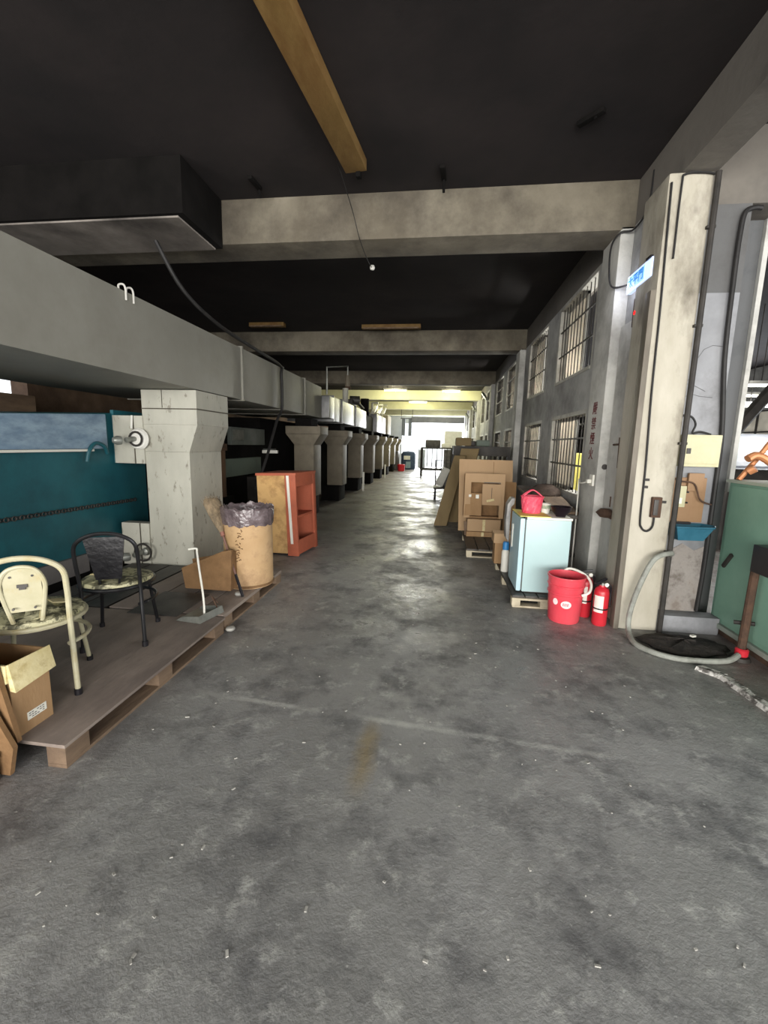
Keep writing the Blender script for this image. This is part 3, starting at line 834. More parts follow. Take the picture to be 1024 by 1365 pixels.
def chair(name, label, loc, rz, tube_m, black):
    t = thing(name, label, 'chair', loc, rz, None)
    W2, SH = .205, .43
    # back arch running into the rear legs (local: seat faces +y, back at -y)
    arch = []
    for s in (-1,):
        arch += [(-.185, -.235, .0), (-.18, -.225, .2), (-.175, -.215, SH), (-.18, -.25, .62)]
    arch += [(-.17, -.275, .735), (-.10, -.29, .795), (0, -.295, .815), (.10, -.29, .795), (.17, -.275, .735)]
    arch += [(.18, -.25, .62), (.175, -.215, SH), (.18, -.225, .2), (.185, -.235, .0)]
    MB().tube(smooth_path(arch, 5), .0145 if not black else .013, 10).build('back_frame', tube_m, t, local=True)
    for s in (-1, 1):
        MB().tube([(s * .15, .13, SH - .01), (s * .19, .19, .0)], .0125, 10).build('leg', tube_m, t, local=True)
        MB().cyl((s * .19, .19, 0), .018, .03, 10).build('foot_cap', M_black, t, local=True)
        MB().cyl((s * .185, -.235, 0), .02, .035, 10).build('foot_cap', M_black, t, local=True)
    ring = lambda r, z: [(r * math.cos(a), r * math.sin(a) * 1.02 - .05, z) for a in [i * 2 * math.pi / 28 for i in range(28)]]
    MB().tube(ring(.225, SH - .005), .014, 8, True).build('seat_ring', tube_m, t, local=True)
    MB().tube([(.235 * math.cos(a), .235 * math.sin(a) - .05, SH - .13) for a in [math.pi * (-.26 + 1.52 * i / 24) for i in range(25)]], .012, 8).build('lower_ring', tube_m, t, local=True)
    random.seed(11 if black else 5)
    st = MB().lathe([(0, SH - .01), (.2, SH - .01), (.225, SH + .005), (.215, SH + .028), (.16, SH + .038), (.08, SH + .036), (0, SH + .034)], (0, -.05, 0), 28)
    st.v = [(x, y, z + (random.random() - .5) * .012 if z > SH else z) for x, y, z in st.v]
    st.build('seat', M_seat, t, local=True)
    # torn vinyl flaps on the seat
    for k in range(4):
        a = random.random() * 6.28
        c = Vector((.12 * math.cos(a), .12 * math.sin(a) - .05, SH + .045))
        MB().obox(c, (.11, .07, .006), (.25 * random.random(), .3 * random.random(), a)).build('torn_vinyl', M_seat if k % 2 else M_tape, t, .002, local=True)
    if not black:
        inner = [(-.055, -.23, SH + .0), (-.085, -.255, .6), (-.09, -.265, .68), (-.06, -.272, .745), (0, -.274, .765), (.06, -.272, .745), (.09, -.265, .68), (.085, -.255, .6), (.055, -.23, SH + .0)]
        MB().tube(smooth_path(inner, 5), .011, 8).build('inner_arch', tube_m, t, local=True)
        pan = []
        n = 14
        for i in range(n + 1):
            z = .52 + .235 * i / n
            w = .078 if z < .69 else .078 * math.sqrt(max(0, 1 - ((z - .69) / .068) ** 2))
            pan.append((w, -.243 - .028 * (z - .52) / .235, z))
        p = MB()
        vs = []
        for w, y, z in pan:
            vs += [(-w, y - .004, z), (w, y - .004, z), (-w, y + .004, z), (w, y + .004, z)]
        fs = []
        for i in range(n):
            q = 4 * i
            fs += [(q, q + 1, q + 5, q + 4), (q + 2, q + 6, q + 7, q + 3), (q, q + 4, q + 6, q + 2), (q + 1, q + 3, q + 7, q + 5)]
        fs += [(0, 2, 3, 1), (4 * n, 4 * n + 1, 4 * n + 3, 4 * n + 2)]
        bk = p.add(vs, fs).build('back_panel', M_cream, t, local=True)
        MB().box(-.022, .022, -.272, -.262, .655, .672).box(-.014, .014, -.272, -.262, .645, .655).build('worn_mark', M_dsteel, bk, local=True)
        for sx in (-.045, .045):
            for z in (.545, .715):
                MB().cyl((sx, -.262, z), .006, .012, 8, (0, -1, 0)).build('rivet', M_dsteel, bk, local=True)
    else:
        for sx in (-.09, .09):
            MB().tube([(sx * .55, -.225, SH), (sx * 1.1, -.27, .74)], .008, 8).build('back_spindle', tube_m, t, local=True)
        MB().hexa([(-.07, -.262, .5), (.08, -.262, .5), (.08, -.255, .5), (-.07, -.255, .5)], [(-.12, -.292, .79), (.12, -.292, .79), (.12, -.284, .79), (-.12, -.284, .79)]).build('back_panel', pm('black_vinyl', (16, 16, 19), (34, 33, 36), 12, .35, bump=.25, bscale=30), t, .003, local=True)
    return t


chair('metal_chair', 'cream tubular metal chair with torn patterned seat, nearest, back to viewer', (-2.236, 2.066, .13), R(35), M_cream, False)
chair('metal_chair', 'black tubular metal chair with torn patterned seat beside the off-white chute', (-2.24, 2.70, .13), R(25), M_blackm, True)

# ------------------------------------------------------------------ cartons front left
bx = thing('open_carton', 'open cardboard box with yellowed flap at the front end of the chair pallet', 'box', (-2.14, 1.72, .13))
z0, z1 = .13, .50
MB().box(-2.222, -1.93, 1.60, 1.61, z0, z1).box(-2.222, -1.93, 1.79, 1.80, z0, z1).box(-1.94, -1.93, 1.61, 1.79, z0, z1).box(-2.222, -2.212, 1.61, 1.79, z0, z1).box(-2.212, -1.94, 1.61, 1.79, z0, z0 + .01).build('carton_wall', M_card, bx)
MB().hexa([(-1.925, 1.595, .38), (-1.895, 1.595, .375), (-1.89, 1.805, .40), (-1.92, 1.805, .40)], [(-1.935, 1.595, .506), (-1.92, 1.595, .512), (-1.915, 1.805, .512), (-1.93, 1.805, .506)]).build('folded_flap', M_tape, bx, .003)
MB().hexa([(-2.22, 1.585, .42), (-1.93, 1.585, .42), (-1.93, 1.595, .42), (-2.22, 1.595, .42)], [(-2.22, 1.592, .505), (-1.93, 1.592, .505), (-1.93, 1.602, .505), (-2.22, 1.602, .505)]).build('folded_flap', M_tape, bx)
MB().box(-1.93, -1.927, 1.665, 1.765, .185, .225).build('paper_label', M_lplast, bx)
tl = MB()
for r_ in range(3):
    for c in range(6):
        if (r_ + c) % 4:
            tl.box(-1.928, -1.9262, 1.672 + c * .014, 1.682 + c * .014, .192 + r_ * .011, .196 + r_ * .011)
tag(tl.build('label_print', M_dsteel, bx), kind='stuff')
for i, (y, xr, zt, tilt, mm, lab) in enumerate(((1.575, -1.88, .62, .10, M_card, 'cardboard sheet leaning directly against the open box'), (1.535, -1.86, .42, .14, M_cardD, 'stained cardboard sheet leaning in front of the other sheet'))):
    s = thing('cardboard_sheet', lab, 'cardboard', (-2.2, y, 0), 0, None)
    MB().prism([(-2.7, .132 if i == 0 else .01), (xr - .03, .132 if i == 0 else .01), (xr, .15), (xr - tilt, zt), (-2.7, zt + .05)], y - .012, y + .006).build('sheet', mm, s)
    MB().prism([(xr - .03, .134 if i == 0 else .012), (xr + .004, .15), (xr - tilt + .004, zt), (xr - tilt - .03, zt)], y - .014, y + .008).build('folded_edge', M_cardD, s)
fb = thing('flat_box', 'low dark stained carton on the floor in the near corner', 'box', (-2.2, 1.4, 0))
MB().box(-2.7, -1.92, 1.22, 1.50, 0, .13).build('carton_body', M_cardD, fb, .004)
MB().box(-2.7, -1.915, 1.215, 1.505, .105, .137).build('lid', M_cardD, fb, .004)

# ------------------------------------------------------------------ broom, dustpan, drum, carton piece, cabinet
br = thing('broom', 'straw broom standing upside down against the off-white chute', 'broom', (-1.74, 3.58, .13))
pA, pB = Vector((-1.745, 3.585, .135)), Vector((-2.20, 3.92, .96))
dirv = (pB - pA).normalized()
MB().tube([pA, pA + dirv * .22], .014, 8).build('handle_grip', M_black, br)
MB().tube([pA + dirv * .2, pA + dirv * .66], .0105, 8).build('handle', pm('pinkish_cane', (104, 78, 70), (132, 100, 90), 9, .5), br)
MB().tube([pA + dirv * .62, pA + dirv * .69], .02, 10).build('binding', pm('red_binding', (140, 96, 84), (170, 124, 108), 9, .7), br)
hb = MB()
side = dirv.cross(Vector((0, 0, 1))).normalized()
nrm = side.cross(dirv)
ring_ = []
for f, w, th in ((.66, .02, .02), (.74, .045, .028), (.84, .07, .035), (.93, .085, .04), (.98, .09, .04), (1.02, .07, .032)):
    c = pA + dirv * f
    ring_.append([c + side * w * math.cos(a) + nrm * th * math.sin(a) for a in [i * math.pi / 8 for i in range(16)]])
vs = [p for r_ in ring_ for p in r_]
fs = [(i * 16 + j, i * 16 + (j + 1) % 16, (i + 1) * 16 + (j + 1) % 16, (i + 1) * 16 + j) for i in range(5) for j in range(16)] + [tuple(range(80, 96)), tuple(range(16))[::-1]]
hb.add(vs, fs).build('bristle_core', M_straw, br)
random.seed(4)
sb = MB()
for i in range(150):
    a, q = random.random() * 6.28, math.sqrt(random.random())
    c0 = pA + dirv * .68 + side * .025 * q * math.cos(a) + nrm * .02 * q * math.sin(a)
    c1_ = pA + dirv * (.97 + .08 * random.random()) + side * (.098 * q * math.cos(a) + random.uniform(-.01, .01)) + nrm * .045 * q * math.sin(a)
    sb.tube([c0, c1_], [.003, .0015], 4)
tag(sb.build('bristles', M_straw, br), kind='stuff')

dp = thing('dustpan', 'long-handled galvanised dustpan lying on the chair pallet', 'dustpan', (-1.85, 3.1, .13))
pan = MB()
pan.hexa([(-2.02, 2.99, .132), (-1.80, 2.96, .132), (-1.74, 3.22, .132), (-1.98, 3.25, .132)], [(-2.02, 2.99, .136), (-1.80, 2.96, .136), (-1.74, 3.22, .138), (-1.98, 3.25, .138)])
pan.hexa([(-1.80, 2.96, .134), (-1.796, 2.958, .134), (-1.736, 3.218, .134), (-1.74, 3.22, .134)], [(-1.81, 2.965, .19), (-1.806, 2.963, .19), (-1.75, 3.215, .19), (-1.754, 3.216, .19)])
pan.hexa([(-2.02, 2.99, .134), (-1.80, 2.958, .134), (-1.80, 2.963, .134), (-2.02, 2.995, .134)], [(-1.97, 2.99, .165), (-1.81, 2.963, .19), (-1.81, 2.968, .19), (-1.97, 2.995, .165)])
pan.hexa([(-1.98, 3.245, .134), (-1.74, 3.215, .134), (-1.74, 3.22, .134), (-1.98, 3.25, .134)], [(-1.94, 3.243, .165), (-1.75, 3.213, .19), (-1.75, 3.218, .19), (-1.94, 3.248, .165)])
pan.build('pan', M_steel, dp)
MB().tube(smooth_path([(-1.815, 3.05, .15), (-1.83, 3.08, .22), (-1.86, 3.12, .33), (-1.93, 3.2, .5), (-1.985, 3.27, .62), (-1.99, 3.28, .645), (-2.01, 3.27, .65), (-2.05, 3.25, .645)], 5), .0085, 8).build('handle', M_lplast, dp)
MB().tube([(-1.79, 3.22, .15), (-1.83, 3.2, .27), (-1.8, 3.24, .2)], .006, 6).build('wire_loop', M_rust, dp)
sp = MB().hexa([(-2.5, 3.06, .131), (-2.06, 3.06, .131), (-2.02, 3.50, .161), (-2.46, 3.5, .161)], [(-2.5, 3.06, .136), (-2.06, 3.06, .136), (-2.02, 3.50, .166), (-2.46, 3.5, .166)]).build('steel_sheet', M_dsteel)
tag(sp, 'dark flat steel sheet lying across the pallets beside the dustpan', 'sheet')
cp = thing('carton_piece', 'brown carton with slanting cut top between broom and off-white chute', 'box', (-2.05, 3.68, .13))
MB().prism([(-2.33, .165), (-1.88, .165), (-1.86, .56), (-1.95, .54), (-2.36, .36)], 3.62, 3.66).build('front_panel', M_cardD, cp)
MB().prism([(-2.33, .165), (-1.88, .165), (-1.90, .5), (-2.36, .40)], 3.80, 3.81).build('rear_panel', M_cardD, cp)
MB().prism([(3.66, .165), (3.80, .165), (3.80, .50), (3.66, .55)], -1.90, -1.885, 'x').build('side_panel', M_cardD, cp)

dm = thing('fibre_drum', 'tan fibre drum lined with crumpled plastic film', 'drum', (-1.87, 4.0, .13))
MB().lathe([(0, .0), (.232, .0), (.236, .02), (.236, .70), (.24, .70), (.24, .74), (.222, .74), (.222, .03), (0, .03)], (-1.87, 4.0, .13), 36).build('drum_body', M_drum, dm)
MB().lathe([(.241, .0), (.244, .012), (.241, .025)], (-1.87, 4.0, .14), 36).build('bottom_band', M_cardD, dm)
random.seed(9)
fl = MB().lathe([(.19, .60), (.21, .74), (.235, .79), (.252, .775), (.252, .72), (.248, .66), (.246, .62)], (-1.87, 4.0, .13), 60)
fl.v = [(x + random.uniform(-.006, .006), y + random.uniform(-.006, .006), z + random.uniform(-.014, .014)) for x, y, z in fl.v]
fl.build('plastic_liner', M_film, dm)
sm = MB()
random.seed(21)
for i in range(7):
    z = .28 + i * .055
    for j in range(3):
        a = R(-88) + random.uniform(-.14, .14)
        a2 = a + random.uniform(.05, .16) * random.choice((1, .4))
        r_ = .2372
        pts = [(-1.87 + r_ * math.cos(a + (a2 - a) * q / 3), 4.0 + r_ * math.sin(a + (a2 - a) * q / 3), z + .13 + j * .016 + random.uniform(-.012, .012) * q / 3) for q in range(4)]
        sm.tube(pts, .004, 4)
tag(sm.build('stencil_mark', M_inkK, dm), kind='stuff')

cb = thing('wooden_cabinet', 'red-edged plywood cabinet with a pale strip, standing behind the drum', 'cabinet', (-2.1, 5.85, 0), R(-7))
cb.rotation_euler = (0, R(-2.2), R(-7))
# local: front panel faces -y, shelves open to +x
MB().box(-.29, .19, -.315, -.295, .03, 1.10).build('plywood_panel', M_plyO, cb, .004, local=True)
MB().box(-.29, -.27, -.295, .32, .03, 1.10).build('back_panel', M_plyO, cb, .003, local=True)
MB().box(.13, .29, -.325, -.295, .0, 1.13).build('front_stile', M_redw, cb, .006, local=True)
MB().box(.26, .29, .24, .33, .0, 1.13).build('rear_stile', M_redw, cb, .006, local=True)
MB().box(-.29, .29, .30, .33, .0, 1.13).build('rear_panel', M_redw, cb, .004, local=True)
MB().box(.262, .288, -.295, .24, .95, 1.12).build('top_rail', M_redw, cb, .004, local=True)
MB().box(.262, .288, -.295, .24, .02, .22).build('bottom_rail', M_redw, cb, .004, local=True)
MB().box(-.30, .30, -.33, .335, 1.10, 1.135).build('top', M_redw, cb, .006, local=True)
MB().box(-.27, .26, -.295, .30, .03, .06).build('floor_panel', M_redw, cb, local=True)
MB().box(-.27, .27, -.295, .30, .52, .55).build('shelf', M_redw, cb, .003, local=True)
MB().hexa([(.185, -.334, .17), (.222, -.334, .17), (.222, -.325, .17), (.185, -.325, .17)], [(.158, -.334, 1.10), (.195, -.334, 1.10), (.195, -.325, 1.10), (.158, -.325, 1.10)]).build('pale_strip', M_lplast, cb, .002, local=True)

# ================================================================== RIGHT: FRIDGE GROUP


def block_pallet(label, x0, x1, y0, y1, h, dark):
    M_pb = pm('pale_pallet_wood', (178, 168, 144), (200, 190, 166), 6, .8, bump=.1, grime=(120, 108, 88), gscale=5, gamt=.6)
    t = thing('wooden_pallet', label, 'pallet', ((x0 + x1) / 2, (y0 + y1) / 2, 0), 0, None)
    n = 5
    w = (x1 - x0) / n
    for i in range(n):
        MB().box(x0 + i * w + .006, x0 + (i + 1) * w - .006, y0 + .02, y1, h - .02, h).build('deck_board', dark, t, .003)
    MB().box(x0, x1, y0, y0 + .09, h - .04, h - .02).build('end_board', M_pb, t, .003)
    for yy in (y0 + .02, (y0 + y1) / 2, y1 - .12):
        MB().box(x0 + .01, x1 - .01, yy, yy + .1, 0, .016).build('bottom_board', M_pb, t, .002)
        for xx in (x0 + .005, (x0 + x1) / 2 - .04, x1 - .085):
            MB().box(xx, xx + .08, yy, yy + .1, .016, h - .04).build('block', M_pb, t, .004)
    return t


block_pallet('pallet carrying the pale blue fridge', .755, 1.38, 4.13, 5.55, .12, M_dsteel)
block_pallet('pallet carrying the pile of flattened cartons', .42, 1.25, 5.98, 8.2, .12, M_dsteel)

fg = thing('fridge', 'small pale blue fridge on a pallet with things on top', 'fridge', (1.05, 4.5, .12))
FY0, FY1 = 4.255, 4.75
MB().box(.862, 1.285, FY0, FY1, .13, .862).build('cabinet', M_fridge, fg, .012)
dd = MB().box(.805, .852, FY0 - .004, FY1 + .004, .135, .868).build('door', M_fridgeD, fg, .014)
MB().box(.852, .862, FY0 + .012, FY1 - .012, .15, .855).build('door_gasket', M_dsteel, fg)
MB().box(.866, 1.292, FY0 - .006, FY1 + .004, .862, .885).build('worktop', M_lplast, fg, .008)
MB().box(.845, .90, FY0 - .004, FY0 + .05, .868, .88).build('hinge', M_dsteel, fg, .002)
MB().box(.795, .806, FY1 - .14, FY1 - .1, .5, .75).build('handle', M_lplast, dd, .004)
MB().box(.88, 1.28, FY0 + .02, FY1, .12, .132).build('plinth', M_dsteel, fg)
yc = MB().hexa([(.80, FY0 + .0, .886), (1.09, FY0 - .0, .886), (1.08, 4.62, .886), (.80, 4.72, .886)], [(.80, FY0, .892), (1.09, FY0, .892), (1.08, 4.62, .893), (.80, 4.72, .893)]).build('yellow_cloth', M_yellow)
tag(yc, 'yellow cloth spread over the left half of the fridge top', 'cloth')
bs = thing('plastic_basket', 'pink-red woven plastic basket on the yellow cloth', 'basket', (.95, 4.5, .893))
bk_ = MB()
nv = 28
prof = [(.088, 0), (.094, .03), (.1, .08), (.106, .13), (.108, .165)]
vs, fs = [], []
for i, (r_, z) in enumerate(prof):
    for j in range(nv):
        a = 2 * math.pi * j / nv
        rr = r_ * (1 + (.022 if (i + j) % 2 else -.015))
        vs.append((.95 + rr * math.cos(a), 4.5 + rr * math.sin(a) * .9, .893 + z))
fs = [(i * nv + j, i * nv + (j + 1) % nv, (i + 1) * nv + (j + 1) % nv, (i + 1) * nv + j) for i in range(4) for j in range(nv)] + [tuple(range(nv))[::-1]]
bk_.add(vs, fs).build('woven_side', M_pink, bs, smooth=False)
MB().tube([(.95 + .11 * math.cos(a), 4.5 + .1 * math.sin(a), 1.06) for a in [i * math.pi / 12 for i in range(24)]], .007, 6, True).build('rim', M_pink, bs)
for dx in (-.035, .035):
    MB().tube(smooth_path([(.95 - .105, 4.5 + dx, 1.05), (.95 - .05, 4.5 + dx * .8, 1.10), (.95, 4.5 + dx * .5, 1.125), (.95 + .05, 4.5 + dx * .8, 1.10), (.95 + .105, 4.5 + dx, 1.05)]), .006, 6).build('handle', M_pink, bs)
cu_ = thing('cup', 'pale patterned cup between basket and black bowl', 'cup', (1.10, 4.56, .886))
MB().lathe([(0, 0), (.04, 0), (.052, .05), (.055, .10), (.05, .10), (.046, .05), (.036, .008), (0, .008)], (1.10, 4.56, .886), 20).build('cup_body', M_lplast, cu_)
MB().lathe([(.0525, .05), (.0545, .052), (.0555, .085), (.0545, .087)], (1.10, 4.56, .886), 20).build('printed_band', pm('green_band', (120, 150, 120), (206, 204, 180), 20, .5), cu_)
bo = MB().lathe([(0, 0), (.045, 0), (.048, .012), (.085, .05), (.1, .098), (.096, .098), (.08, .05), (.04, .018), (0, .016)], (1.205, 4.37, .886), 28).build('bowl', M_bowl, origin=(1.205, 4.37, .886))
tag(bo, 'black lacquer bowl at the right end of the fridge top', 'bowl')
pb = MB().prism([(.765, .55), (.80, .50), (.80, .90), (.83, .93), (.84, 1.0), (.80, 1.0), (.76, .93), (.75, .75)], 4.80, 4.96).build('plastic_bag', M_bag, bevel=.015)
tag(pb, 'crumpled grey-white plastic bag hanging behind the fridge door', 'bag')
bt = thing('bottle', 'tall white bottle with blue cap beside the fridge door', 'bottle', (.80, 4.88, .12))
MB().lathe([(0, 0), (.04, 0), (.043, .01), (.043, .23), (.03, .26), (.026, .27), (0, .27)], (.80, 4.98, .12), 20).build('bottle_body', M_lplast, bt)
MB().lathe([(0, .26), (.036, .26), (.036, .33), (.03, .35), (0, .352)], (.80, 4.98, .12), 20).build('cap', M_signblue, bt)
k1 = thing('carton', 'narrow upright carton on the fridge pallet, dark on its open side', 'box', (.83, 5.36, .12))
MB().box(.72, .86, 5.30, 5.5, .12, .38).build('carton_body', M_card, k1, .004)
MB().box(.86, .95, 5.36, 5.5, .12, .36).build('open_side', M_cardD, k1, .003)
k2 = thing('carton', 'flat carton lying crosswise on the narrow upright carton', 'box', (.84, 5.4, .38))
MB().box(.70, 1.06, 5.28, 5.52, .382, .50).build('carton_body', M_card2, k2, .004)
MB().box(.86, .872, 5.275, 5.525, .378, .504).build('tape', M_tape, k2)

# grey sloping worktable and brown sacking behind the fridge
wt = thing('worktable', 'dusty grey sloping table under the nearest lower window', 'table', (1.45, 5.8, 0))
MB().hexa([(1.29, 5.05, .76), (1.69, 5.05, .76), (1.69, 7.4, .88), (1.29, 7.4, .88)], [(1.29, 5.05, .80), (1.69, 5.05, .80), (1.69, 7.4, .92), (1.29, 7.4, .92)]).build('table_top', M_slate, wt, .006)
for x, y in ((1.66, 5.12), (1.42, 5.12), (1.66, 7.3), (1.42, 7.3)):
    MB().box(x - .02, x + .02, y - .02, y + .02, 0, .78 + .053 * (y - 5.15)).build('leg', M_dsteel, wt)
MB().box(1.42, 1.66, 5.11, 5.13, .3, .34).build('stretcher', M_dsteel, wt)
sk = MB().lathe([(0, 0), (.17, .0), (.2, .06), (.18, .13), (.1, .18), (.0, .19)], (1.46, 6.15, .862), 18)
random.seed(2)
sk.v = [(x + random.uniform(-.012, .012), y * 1 + random.uniform(-.02, .02), z + random.uniform(0, .015)) for x, y, z in sk.v]
tag(sk.build('sack', M_brown), 'dark brown sacking bundle on the grey sloping table', 'sack')
plk = MB().hexa([(1.31, 5.06, .803), (1.6, 5.1, .806), (1.62, 5.9, .85), (1.36, 5.9, .85)], [(1.31, 5.06, .83), (1.6, 5.1, .836), (1.62, 5.9, .92), (1.36, 5.9, .91)]).build('loose_plank', M_wood)
tag(plk, 'loose dusty plank lying along the grey sloping table', 'plank')

# carton pile on the second pallet
fs_ = thing('flattened_carton', 'tallest flattened carton sheet standing at the back of the carton pile', 'cardboard', (.8, 7.35, .12))
MB().hexa([(.36, 7.30, .125), (1.25, 7.30, .125), (1.25, 7.33, .125), (.36, 7.33, .125)], [(.33, 7.42, 1.33), (1.21, 7.42, 1.33), (1.21, 7.45, 1.33), (.33, 7.45, 1.33)]).build('sheet', M_card2, fs_, .003)
MB().hexa([(.9, 7.305, .13), (.905, 7.30, .13), (.905, 7.31, .13), (.9, 7.31, .13)], [(.9, 7.41, 1.30), (.905, 7.41, 1.30), (.905, 7.42, 1.30), (.9, 7.42, 1.30)]).build('fold_line', M_cardD, fs_)
s2 = MB().hexa([(1.08, 7.2, .13), (1.28, 7.2, .13), (1.28, 7.23, .13), (1.08, 7.23, .13)], [(1.08, 7.34, .98), (1.28, 7.34, .97), (1.28, 7.37, .97), (1.08, 7.37, .98)]).build('flattened_carton', M_card)
tag(s2, 'narrow flattened carton leaning at the right of the carton pile', 'cardboard')
oc = thing('open_carton', 'opened carton with cut-out front and hanging tape in the carton pile', 'box', (.75, 7.1, .4))
Y = 7.02
MB().box(.42, .52, Y, Y + .02, .40, 1.12).box(.98, 1.05, Y, Y + .02, .40, 1.12).box(.52, .98, Y, Y + .02, .98, 1.12).build('front_frame', M_card2, oc)
MB().box(.42, .98, Y + .2, Y + .22, .40, 1.1).build('inner_back', M_cardD, oc)
MB().box(.44, 1.05, Y + .02, Y + .2, .40, .42).box(1.03, 1.05, Y + .02, Y + .2, .42, 1.1).build('side', M_card, oc)
MB().hexa([(.70, Y - .03, .62), (1.0, Y - .03, .62), (1.0, Y - .02, .62), (.70, Y - .02, .62)], [(.70, Y + .0, .955), (1.0, Y + .0, .955), (1.0, Y + .01, .955), (.70, Y + .01, .955)]).build('torn_flap', M_card2, oc)
MB().box(.845, .85, Y - .028, Y - .01, .72, .9).build('tear_slit', M_dsteel, oc)
MB().box(.72, .98, Y - .004, Y + .01, .972, .985).build('dark_slot', M_dsteel, oc)
MB().hexa([(.43, Y - .02, .44), (.70, Y - .02, .44), (.70, Y - .01, .44), (.43, Y - .01, .44)], [(.45, Y + .02, .80), (.70, Y + .02, .80), (.70, Y + .03, .80), (.45, Y + .03, .80)]).build('lower_flap', M_card, oc)
MB().box(.60, .65, Y - .012, Y - .002, .72, .78).box(.49, .53, Y - .008, Y + .002, .74, .78).build('paper_label', M_lplast, oc)
MB().obox((.83, Y - .04, .70), (.12, .01, .035), (0, -.25, 0)).build('hanging_tape', M_tape, oc)
for i, (x0, x1, y0, y1, a, c, mm, lab) in enumerate(((.47, .98, 6.86, 7.2, .12, .20, M_card, 'folded flat carton lowest at the front of the carton pile'), (.48, 1.0, 6.88, 7.2, .205, .40, M_card2, 'taped carton above the lowest folded one in the carton pile'))):
    q = thing('carton', lab, 'box', (x0, y0, a), 0, None)
    MB().box(x0, x1, y0, y1, a + .001, c).build('carton_body', mm, q, .006)
    MB().box((x0 + x1) / 2 - .02, (x0 + x1) / 2 + .02, y0 - .002, y0, a + .01, c - .004).build('tape', M_tape, q)
ct = MB().hexa([(.45, 6.95, .12), (.50, 6.95, .12), (.50, 6.99, .12), (.45, 6.99, .12)], [(.43, 6.97, .34), (.48, 6.97, .34), (.48, 7.0, .34), (.43, 7.0, .34)]).build('wood_offcut', M_wood)
tag(ct, 'small brown wood offcut upright at the corner of the carton pile', 'wood')

# leaning boards beyond the carton pile
lb1 = MB().hexa([(-.07, 8.30, .0), (.18, 8.34, .0), (.20, 8.40, .0), (-.05, 8.36, .0)], [(.28, 8.62, 1.36), (.50, 8.66, 1.36), (.52, 8.71, 1.37), (.30, 8.67, 1.37)]).build('leaning_board', M_tan, bevel=.01)
tag(lb1, 'tan board leaning over towards the carton pile, nearest the aisle', 'board')
lb2 = MB().hexa([(.12, 8.75, .0), (.42, 8.8, .0), (.44, 8.86, .0), (.14, 8.82, .0)], [(.42, 8.9, 1.5), (.78, 8.95, 1.5), (.80, 9.0, 1.5), (.44, 8.96, 1.5)]).build('leaning_board', M_tan, bevel=.01)
tag(lb2, 'darker olive board leaning behind the tan one', 'board')
rk = thing('steel_rack', 'dark steel rack of scrap behind the leaning boards', 'rack', (.9, 10, 0))
for x in (.32, 1.45):
    for y in (9.5, 10.8):
        MB().box(x - .03, x + .03, y - .03, y + .03, 0, 1.55).build('upright', M_iron, rk)
MB().box(.3, 1.48, 9.48, 10.82, 1.35, 1.55).build('tray', M_iron, rk, .01)
MB().box(.3, 1.48, 9.48, 10.82, .5, .55).build('shelf', M_dsteel, rk)
for i, (x, y, s, h, mm, lab) in enumerate(((.5, 9.8, .34, .18, M_tan, 'tan bundle on the steel rack'), (.95, 10.1, .3, .14, M_gpan, 'grey-green bundle on the steel rack'), (.7, 10.4, .26, .12, M_dsteel, 'dark lump on the steel rack'))):
    o = MB().box(x - s / 2, x + s / 2, y - s / 2, y + s / 2, 1.551, 1.551 + h).build('scrap_bundle', mm, bevel=.04)
    tag(o, lab, 'bundle', None)
o = MB().box(.5, 1.3, 9.6, 10.7, .551, 1.1).build('crate', M_brown, bevel=.02)
tag(o, 'dark brown crate on the lower shelf of the steel rack', 'crate')
w2 = thing('wheeled_trolley', 'small trolley with wheels beside the leaning boards', 'trolley', (-.1, 12.6, 0))
MB().box(-.15, .55, 12.3, 13.2, .32, .36).build('platform', M_iron, w2, .01)
for x in (-.1, .5):
    for y in (12.4, 13.1):
        MB().cyl((x - .03, y, .12), .12, .06, 16, (1, 0, 0)).build('wheel', M_black, w2)
        MB().box(x - .02, x + .02, y - .02, y + .02, .12, .33).build('fork', M_iron, w2)
MB().tube([(-.1, 13.1, .36), (-.12, 13.2, 1.1), (.5, 13.2, 1.1), (.5, 13.1, .36)], .02, 8).build('push_bar', M_iron, w2)
pw = MB().obox((.1, 12.5, .66), (.22, .1, .55), (.2, .35, .2)).build('paper_roll', M_lplast, bevel=.03)
tag(pw, 'pale leaning bundle on the small trolley', 'bundle')
pbd = MB().box(0.05, .5, 12.6, 13.1, .361, .8).build('dark_bundle', M_dsteel, bevel=.05)
tag(pbd, 'dark bundle on the small trolley', 'bundle')
tr = thing('tall_trolley', 'tall tubular trolley silhouetted against the bright far gate', 'trolley', (-.4, 20.6, 0))
for x in (-.88, .55):
    for y in (20.5, 21.6):
        MB().tube([(x, y, .12), (x, y, 1.42)], .035, 8).build('upright', M_iron, tr)
        MB().cyl((x - .02, y, .08), .08, .05, 12, (1, 0, 0)).build('wheel', M_black, tr)
for z in (1.42, .4):
    MB().tube([(-.88, 20.5, z), (.55, 20.5, z), (.55, 21.6, z), (-.88, 21.6, z)], .03, 8, True).build('rail', M_iron, tr)
for i in range(5):
    x = -.6 + i * .23
    MB().tube([(x, 20.5, .4), (x, 20.5, 1.42)], .014, 6).build('spindle', M_iron, tr)
o = MB().box(-.7, .0, 20.6, 21.4, 1.45, 1.8).build('bundle', M_dsteel, bevel=.06)
tag(o, 'dark bundle on top of the tall trolley', 'bundle')
o = MB().box(.05, .5, 20.6, 21.4, 1.45, 1.65).build('bundle', M_lplast, bevel=.06)
tag(o, 'pale bundle on top of the tall trolley', 'bundle')

